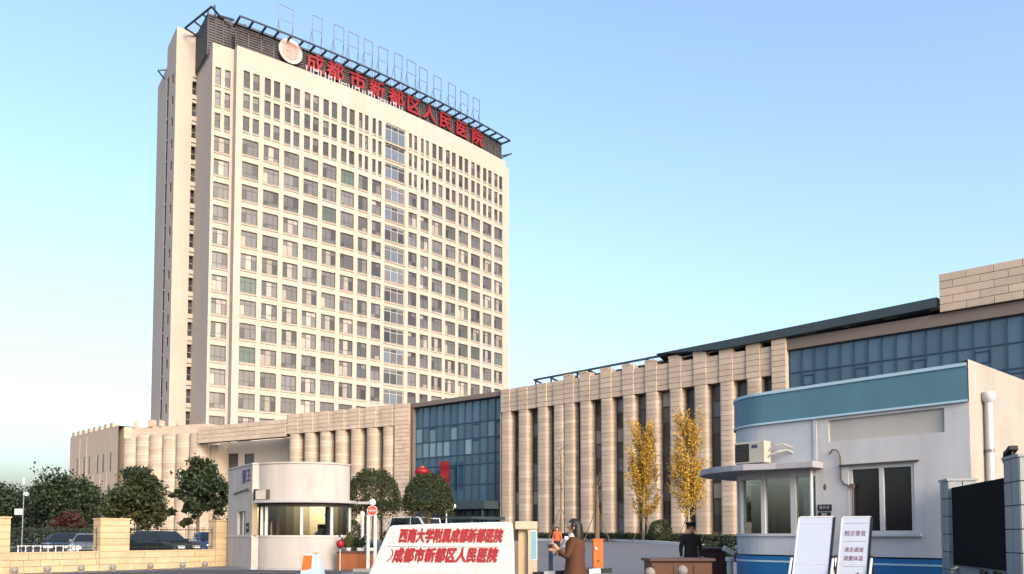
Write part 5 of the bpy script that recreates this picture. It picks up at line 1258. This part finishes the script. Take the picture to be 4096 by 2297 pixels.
# ------------------------------------------------------------------ people
def person(label, loc, yaw, coat, H=1.68, arms=None, long_coat=True, hair_long=False, legs='cloth_black', cap=None, collar=None, lean=0.0):
    t = thing('person', label, 'person', loc, yaw); k = H / 1.72
    # faces local -y
    J = {'pel': (0, 0, .95), 'waist': (0, 0, 1.1), 'chest': (0, -.01 - lean * .3, 1.30), 'neck0': (0, -lean * .6, 1.44), 'neck': (0, -.01 - lean * .8, 1.50), 'head': (0, -.02 - lean, 1.585), 'crown': (0, -.015 - lean, 1.66)}
    Rr = {'pel': (.165, .12), 'waist': (.15, .11), 'chest': (.17, .115), 'neck0': (.075, .07), 'neck': (.052, .055), 'head': (.078, .092), 'crown': (.062, .075)}
    E = [('pel', 'waist'), ('waist', 'chest'), ('chest', 'neck0'), ('neck0', 'neck'), ('neck', 'head'), ('head', 'crown')]
    arms = arms or {1: ((.25, .02, 1.12), (.26, -.06, .88)), -1: ((-.25, .02, 1.12), (-.26, -.06, .88))}
    for s in (1, -1):
        n = 'r' if s > 0 else 'l'
        J['sh' + n] = (s * .185, -.01 - lean * .4, 1.39); Rr['sh' + n] = (.07, .07); J['el' + n], J['ha' + n] = arms[s]; Rr['el' + n] = (.052, .052); Rr['ha' + n] = (.034, .034)
        E += [('chest', 'sh' + n), ('sh' + n, 'el' + n), ('el' + n, 'ha' + n)]
        J['hip' + n] = (s * .095, 0, .86); Rr['hip' + n] = (.10, .10); J['kn' + n] = (s * .105, -.015, .49); Rr['kn' + n] = (.066, .066); J['an' + n] = (s * .11, .02, .09); Rr['an' + n] = (.045, .045); J['to' + n] = (s * .125, -.14, .045); Rr['to' + n] = (.045, .035)
        E += [('pel', 'hip' + n), ('hip' + n, 'kn' + n), ('kn' + n, 'an' + n), ('an' + n, 'to' + n)]
    names = list(J); me = bpy.data.meshes.new('skeleton'); me.from_pydata([J[n] for n in names], [(names.index(a), names.index(b)) for a, b in E], [])
    o = bpy.data.objects.new('skeleton', me); col.objects.link(o); sk = o.modifiers.new('skin', 'SKIN'); o.modifiers.new('sub', 'SUBSURF').levels = 2
    for i, n in enumerate(names): me.skin_vertices[0].data[i].radius = Rr[n]; me.skin_vertices[0].data[i].use_root = (n == 'pel')
    dg = bpy.context.evaluated_depsgraph_get(); bm = bpy.data.meshes.new_from_object(o.evaluated_get(dg)); bpy.data.objects.remove(o)
    bm.name = 'body'; bm.materials.clear()
    for mm in ('skin', coat, legs, 'rubber'): bm.materials.append(MATS[mm])
    hands = [Vector(J['har']), Vector(J['hal'])]
    for p in bm.polygons:
        c = p.center; p.use_smooth = True
        if c.z > 1.475 - lean * .2: mi = 0
        elif min((c - h).length for h in hands) < .055: mi = 0
        elif c.z < .09: mi = 3
        elif c.z < .90 and abs(c.x) < .2: mi = 2
        else: mi = 1
        p.material_index = mi
    put('body', bm, t, scale=(k, k, k))
    hx, hy, hz = 0, -.02 - lean, 1.60
    # hair
    m = MB(); n = 16
    for i in range(9):
        for j in range(n):
            e0, e1 = -.35 + i * .21, -.35 + (i + 1) * .21; a0, a1 = 2 * PI * j / n, 2 * PI * (j + 1) / n
            def hp(e, a):
                x, y = math.cos(e) * math.cos(a), math.cos(e) * math.sin(a); return (hx + .098 * x, hy + .012 + .112 * y, hz + .012 + .125 * math.sin(min(e, PI / 2)))
            if e0 < .35 and math.sin((a0 + a1) / 2) < -.35: continue
            m.face([hp(e0, a0), hp(e0, a1), hp(e1, a1), hp(e1, a0)])
    if hair_long: m.lathe([(.10, .05), (.13, -.1), (.12, -.3), (.07, -.42), (.02, -.46)], 12, (hx, hy + .06, hz), sy=.7)
    m.build('hair', 'hair', t, smooth=60).scale = (k, k, k)
    m = MB()
    for s in (1, -1):
        m.lathe([(.001, -.012), (.011, 0), (.001, .012)], 8, (hx + s * .032, hy - .088, hz), 1)
        m.lathe([(.006, -.03), (.016, 0), (.006, .03)], 8, (hx + s * .086, hy + .01, hz - .01), 0)
    m.tube((hx, hy - .088, hz + .005), (hx, hy - .118, hz - .035), .010, .014, 8, 0); m.box(hx - .024, hx + .024, hy - .092, hy - .078, hz - .072, hz - .062, 2)
    m.build('face', ['skin', 'hair', 'coat_red'], t).scale = (k, k, k)
    for s, key, el in ((1, 'har', 'elr'), (-1, 'hal', 'ell')):
        h = Vector(J[key]); d = (h - Vector(J[el])).normalized(); a = d.cross(Vector((0, 1, 0.2))).normalized(); b = d.cross(a)
        m = MB(); m.tube(h - d * .01, h + d * .075, .030, .036, 8)
        for i, (off, ln) in enumerate(((-.027, .062), (-.009, .074), (.009, .070), (.026, .055))):
            p0 = h + d * .07 + a * off; p1 = p0 + d * ln * .55 + b * .006; p2 = p1 + d * ln * .35 + b * .022; m.tube(p0, p1, .009, .0085, 6); m.tube(p1, p2, .0085, .006, 6)
        p0 = h + d * .02 - a * .03; m.tube(p0, p0 - a * .03 + d * .03, .010, .009, 6); m.tube(p0 - a * .03 + d * .03, p0 - a * .035 + d * .065, .009, .007, 6)
        m.build('hand', 'skin', t).scale = (k, k, k)
    if long_coat:
        m = MB(); m.lathe([(.29, .50), (.27, .7), (.235, .92), (.205, 1.08), (.215, 1.25), (.20, 1.38), (.11, 1.46), (.075, 1.47)], 20, (0, -lean * .3, 0), sy=.72); m.build('coat', coat, t, smooth=60).scale = (k, k, k)
    if collar:
        m = MB(); m.lathe([(.10, -.04), (.115, 0), (.10, .045), (.075, .05)], 16, (0, -lean * .7, 1.46), sy=.95); m.bar((-.1, -.12, 1.44), (.05, -.16, 1.28), .05, .06); m.bar((.1, -.12, 1.44), (-.02, -.165, 1.3), .05, .06); m.build('scarf', collar, t, smooth=50).scale = (k, k, k)
    if cap:
        m = MB(); m.lathe([(.104, .055), (.112, .07), (.12, .10), (.135, .125), (.12, .14), (.02, .145)], 16, (hx, hy + .01, hz)); m.prism([(-.09, -.09), (-.05, -.155), (.05, -.155), (.09, -.09)], hz + .05, hz + .062); m.build('cap', cap, t, smooth=40).scale = (k, k, k)
    return t
def build_people():
    Y = 12.6
    person('person in a brown coat in profile with pale scarf, standing beside the boom arm', (px(2300, Y), Y, 0), math.radians(-100), 'coat_brown', 1.74, {1: ((.24, -.10, 1.14), (.16, -.26, 1.28)), -1: ((-.24, -.10, 1.12), (-.14, -.30, 1.22))}, True, True, collar='cloth_white')
    person('distant person in an orange red jacket in the yard behind the boom post', (*gloc(2228, 47)[:2], gloc(2228, 47)[2]), math.radians(-20), 'coat_red', 1.70, None, False, True)
    person('guard in black uniform and cap standing behind the wooden desk', (px(2762, 20.5), 20.5, 0), math.radians(10), 'cloth_black', 1.80, None, False, False, cap='cloth_black')
    person('person seated low behind the far guardhouse glass, only dark head visible', (px(1255, 36.3), 36.3, .38), math.radians(30), 'cloth_black', 1.45, None, False)
build_people()

# ------------------------------------------------------------------ gate furniture
def build_furniture():
    # wooden reception desk and lower desk
    def desk(u0, u1, Y, vtop, dep, lab, rz=0, m1='wood_brown'):
        x0, x1 = px(u0, Y), px(u1, Y); W = (x1 - x0) / 2; h = pz(vtop, Y)
        t = thing('desk', lab, 'desk', ((x0 + x1) / 2, Y, 0), rz)
        q = MB(); q.box(-W - .06, W + .06, -.08, dep + .05, h - .06, h); bevel(q.build('top', 'wood_dark', t), .01)
        q = MB(); q.box(-W, W, .0, dep, .05, h - .06); q.build('carcass', m1, t); q = MB(); q.box(-W + .02, W - .02, .03, dep - .03, 0, .05); q.build('plinth', 'black', t)
        n = 3; pw = 2 * W / n
        for k in range(n): q = MB(); q.box(-W + pw * k + .03, -W + pw * (k + 1) - .03, -.018, -.001, .12, h - .14); bevel(q.build('panel', m1, t), .006)
        return t
    desk(2604, 2848, 17.2, 2234, .7, 'brown wooden desk with panelled front before the guard in black', math.radians(4), 'wood_brown_shaded')
    desk(2795, 2905, 21.5, 2192, .6, 'lower dark brown desk behind the guard, left of the near guardhouse', 0, 'wood_dark')
    # white ball topped bollards
    for u, v, Y, lab in ((2727, 2283, 14.0, 'white ball topped bollard in front of the wooden desk'), (2598, 2291, 14.0, 'white ball topped bollard left of the wooden desk')):
        h = pz(v, Y); t = thing('ball_bollard', lab, 'bollard', (px(u, Y), Y, 0), 0, 'white ball bollards')
        q = MB(); q.lathe([(.10, 0), (.10, .02), (.05, .05), (.05, h - .07)], 16); q.build('post', 'white', t, smooth=40)
        q = MB(); q.lathe([(.02, -.092), (.05, -.08), (.085, -.04), (.095, 0), (.085, .045), (.05, .08), (.01, .095)], 18); q.build('ball', 'kerb', t, (0, 0, h), smooth=60)
    # planter by the far guardhouse
    Y = 34.4; t = thing('planter', 'reddish brown wooden planter box beside the far guardhouse', 'planter', (px(1437, Y), Y, 0)); W = .92
    q = MB(); q.box(-W, W, 0, .6, .02, .78); q.build('box', 'wood_brown', t); q = MB(); q.box(-W - .03, W + .03, -.03, .63, .72, .80); q.build('rim', 'wood_dark', t); q = MB(); q.box(-W + .05, W - .05, .05, .55, .80, .82); q.build('soil', 'soil', t)
    for k in range(4): q = MB(); q.box(-W + .46 * k + .02, -W + .46 * (k + 1) - .02, -.018, -.001, .06, .70); q.build('plank', 'wood_brown', t)
    r = random.Random(77)
    labs = ['broad leaved dark plant in the brown planter', 'grey green spiky plant at the left of the brown planter', 'small leafy plant at the right of the brown planter']
    for i, (dx, n, L) in enumerate(((-.05, 34, .62), (-.5, 26, .8), (.45, 18, .4))):
        p = thing('potted_plant', labs[i], 'plant', (px(1437, Y) + dx, Y + .3, .82)); m = MB()
        for _ in range(n):
            a = r.uniform(0, 6.28); ln = L * r.uniform(.6, 1.2); w2 = ln * .16; e = Vector((math.cos(a) * ln * .6, math.sin(a) * ln * .35, ln * r.uniform(.5, 1.0))); sd = Vector((-math.sin(a), math.cos(a), 0)) * w2; mid = e * .5 + Vector((0, 0, .15 * ln))
            m.face([Vector((0, 0, 0)), mid + sd, e, mid - sd], 0)
        m.build('leaves', 'leaf_dark' if i != 1 else 'leaf_olive', p); m = MB(); m.lathe([(.09, 0), (.12, .12), (.11, .13)], 10); m.build('pot', 'white', p)
    t = thing('lantern', 'red ball lantern at the left end of the brown planter', 'lantern', (px(1362, 34.2), 34.2, 0)); q = MB(); q.tube((0, 0, 0), (0, 0, .9), .02); q.tube((0, 0, 1.32), (.06, 0, 1.5), .02); q.build('stick', 'frame_white', t)
    q = MB(); q.lathe([(.05, -.17), (.13, -.12), (.17, 0), (.13, .12), (.05, .17)], 16, (0, 0, 1.12)); q.build('body', 'letter_red', t, smooth=50)
    # round red sign on two white posts
    Y = 33.4; t = thing('round_sign', 'round red sign on twin white posts right of the far guardhouse', 'sign', (px(1490, Y), Y, 0)); s = Y / F
    for u in (1474, 1502): q = MB(); q.box(-.06, .06, -.03, .03, 0, pz(2060, Y)); q.build('post', 'frame_white', t, ((u - 1490) * s, 0, 0))
    q = MB(); n = 32
    for rr, y0, mi in ((.21, 0, 0), (.19, -.006, 1)):
        q.face([(rr * math.cos(-2 * PI * k / n), y0 - .01, rr * math.sin(-2 * PI * k / n)) for k in range(n)][::-1], mi)
    q.tube((0, -.008, 0), (0, .03, 0), .21, n=n, mi=0); q.build('disc', ['white', 'sign_red'], t, (0, -.05, pz(2043, Y)))
    q = MB(); q.box(-.13, .13, -.075, -.068, -.025, .025); q.build('bar', 'white', t, (0, 0, pz(2043, Y))); q = MB(); q.lathe([(.1, 0), (.14, .1), (.1, .2), (.03, .25)], 12); q.build('lamp_head', 'lamp_glass', t, (0, 0, pz(2020, Y)))
    q = MB(); q.box(-.75, .6, -.2, .2, 0, .12); q.build('foot', 'kerb', t)
    t = thing('lamp_post', 'slim white lamp post between the far guardhouse and the round red sign', 'lamp', (px(1450, 34.9), 34.9, 0)); q = MB(); q.lathe([(.10, 0), (.10, .5), (.07, .6), (.07, 2.2), (.05, 2.25)], 12); q.build('post', 'frame_white', t, smooth=40); q = MB(); q.lathe([(.05, 2.25), (.09, 2.32), (.10, 2.42), (.05, 2.5)], 12); q.build('head', 'lamp_glass', t, smooth=40)
    # slim flag pole lamp behind the name stone
    t = thing('light_pole', 'thin white pole rising behind the name stone before the glass', 'pole', gloc(1785, 58)); q = MB(); q.tube((0, 0, 0), (0, 0, 3.2), .06, .05, 8); q.build('post', 'frame_white', t)
    for sg in (-1, 1):
        q = MB(); q.tube((0, 0, 2.5), (sg * .6, 0, 2.75), .02, n=6); q.lathe([(.05, 0), (.11, .1), (.03, .28)], 10, (sg * .6, 0, 2.75)); q.build('lamp', 'lamp_glass', t)
    # road work water barrier
    Y = 29.5; t = thing('water_barrier', 'orange and pale blue plastic road barrier before the far guardhouse', 'barrier', (px(1255, Y), Y, 0), math.radians(-12)); s = Y / F
    q = MB(); n = [(-.42, 0), (.40, 0), (.36, .2), (.26, .72), (.22, .80), (-.28, .80), (-.34, .70)]
    q.v = [(a, -.22 + .14 * b, b) for a, b in n] + [(a, .22 - .14 * b, b) for a, b in n]; k = len(n); q.f.append(tuple(range(k))); q.m.append(0); q.f.append(tuple(range(2 * k - 1, k - 1, -1))); q.m.append(0)
    for j in range(k): jj = (j + 1) % k; q.f.append((j, k + j, k + jj, jj)); q.m.append(0)
    bevel(q.build('body', 'plastic_blue', t), .03, 3)
    q = MB(); q.v = [(-.36, -.19, .22), (.02, -.19, .2), (.02, -.125, .76), (-.33, -.125, .76), (-.36, -.16, .22), (.02, -.16, .2), (.02, -.10, .76), (-.33, -.10, .76)]
    for f in ((0, 1, 2, 3), (7, 6, 5, 4), (0, 4, 5, 1), (1, 5, 6, 2), (2, 6, 7, 3), (3, 7, 4, 0)): q.f.append(f); q.m.append(0)
    q.build('reflector', 'orange', t); q = MB(); q.lathe([(.06, 0), (.06, .05)], 12); q.build('filler_cap', 'orange', t, (.1, 0, .80))
    # boom barrier: orange cabinet and striped arm
    Y = 36.0; t = thing('barrier_cabinet', 'orange boom barrier cabinet in the yard right of the people', 'cabinet', (px(2390, Y), Y, 0)); q = MB(); q.box(-.22, .22, -.2, .2, .06, 1.28); bevel(q.build('cabinet', 'orange', t), .03); q = MB(); q.box(-.26, .26, -.24, .24, 0, .06); q.build('foot', 'kerb', t)
    q = MB(); q.box(-.24, .24, -.22, .22, 1.28, 1.33); q.build('lid', 'orange', t); q = MB(); q.lathe([(.06, 0), (.06, .05), (.02, .08)], 12); q.build('lamp', 'lamp_glass', t, (-.1, -.2, .9), rot=(PI / 2, 0, 0)); q = MB(); q.box(-.03, .03, -.215, -.2, .3, .4); q.build('lock', 'black', t)
    Y = 13.0; t = thing('boom_arm', 'black and white striped boom barrier arm low in front of the people', 'barrier', (px(2203, Y), Y, 0)); a0 = Vector((px(2130, Y) - px(2203, Y), 0, pz(2297, Y))); a1 = Vector((px(2446, Y) - px(2203, Y), 0, pz(2281, Y)))
    for k in range(7):
        q = MB(); p0 = a0.lerp(a1, k / 7); p1 = a0.lerp(a1, (k + 1) / 7); q.bar(p0, p1, .05, .075); q.build('arm_section', 'white' if k % 2 else 'black', t)
    q = MB(); q.box(-.035, .035, .03, .10, 0, pz(2185, Y)); q.build('post', 'mullion', t); q = MB(); q.box(-.05, .05, -.03, .1, pz(2188, Y), pz(2178, Y)); q.build('cap', 'black', t)
    # white camera cover and bucket by the near guardhouse
    Y = 20.0; t = thing('speed_camera', 'white angled camera housing beside the near guardhouse corner', 'camera', (px(2918, Y), Y, 0)); q = MB(); q.tube((0, 0, 0), (0, 0, .95), .07, n=12); q.build('post', 'frame_white', t, smooth=40); q = MB(); q.box(-.22, .08, -.08, .08, 0, .13); bevel(q.build('housing', 'white', t, (0, 0, 1.02), rot=(0, .5, 0)), .02); q = MB(); q.lathe([(.12, 0), (.12, .08), (.09, .1)], 12); q.build('collar', 'white', t, (0, 0, .86))
    q = MB(); q.lathe([(.02, -.05), (.05, 0), (.02, .05)], 10); q.build('lamp', 'lamp_glass', t, (.16, 0, 1.2))
    # thin pole with white box at the far left
    Y = 45.0; t = thing('camera_pole', 'thin grey pole with white box by the left edge', 'pole', gloc(90, Y)); zt = pz(1930, Y) - ground_z(0, Y); q = MB(); q.tube((0, 0, 0), (.05, 0, zt), .04, .03, 8); q.build('post', 'grey_metal', t)
    q = MB(); q.box(-.42, .0, -.1, .1, 0, .34); bevel(q.build('box', 'white', t, (.02, 0, pz(2060, Y) - ground_z(0, Y))), .02); q = MB(); q.box(.0, .22, -.08, .08, 0, .18); q.build('camera', 'white', t, (.05, 0, pz(1980, Y) - ground_z(0, Y)), rot=(0, .3, 0)); q = MB(); q.bar((.05, 0, zt - .1), (.02, 0, zt + .25), .08, .08); q.build('tip', 'white', t)
    # white rail of bicycles stands inside the fence
    Y = 39.0; t = thing('rail', 'white metal rail inside the iron fence at the left', 'railing', gloc(210, Y)); r = random.Random(4)
    for k in range(9):
        q = MB(); q.tube((-1.6 + k * .36, 0, .12), (-1.6 + k * .36, 0, .95), .028, n=6); q.build('post', 'white', t)
    for z in (.35, .92): q = MB(); q.tube((-1.65, 0, z), (1.35, 0, z), .024, n=6); q.build('bar', 'white', t)
    # dark lawn hedge behind the fence
    r = random.Random(91); t = thing('hedge', 'dark low hedge behind the iron fence under the dark trees at the left', 'hedge', gloc(200, 50)); m = MB()
    for _ in range(6500):
        x = r.uniform(-6.5, 5.2); z = 1.55 * r.random() ** .6; leaf(m, Vector((x, r.uniform(-.8, .8), z + .15 * noise.noise(Vector((x, 0, 0))))), .17, r, r.choice([0, 0, 0, 1]))
    m.build('foliage', GREEN, t)
mat('sign_red', (.62, .05, .035), .5, .06)
build_furniture()
print('objects', len(bpy.data.objects))
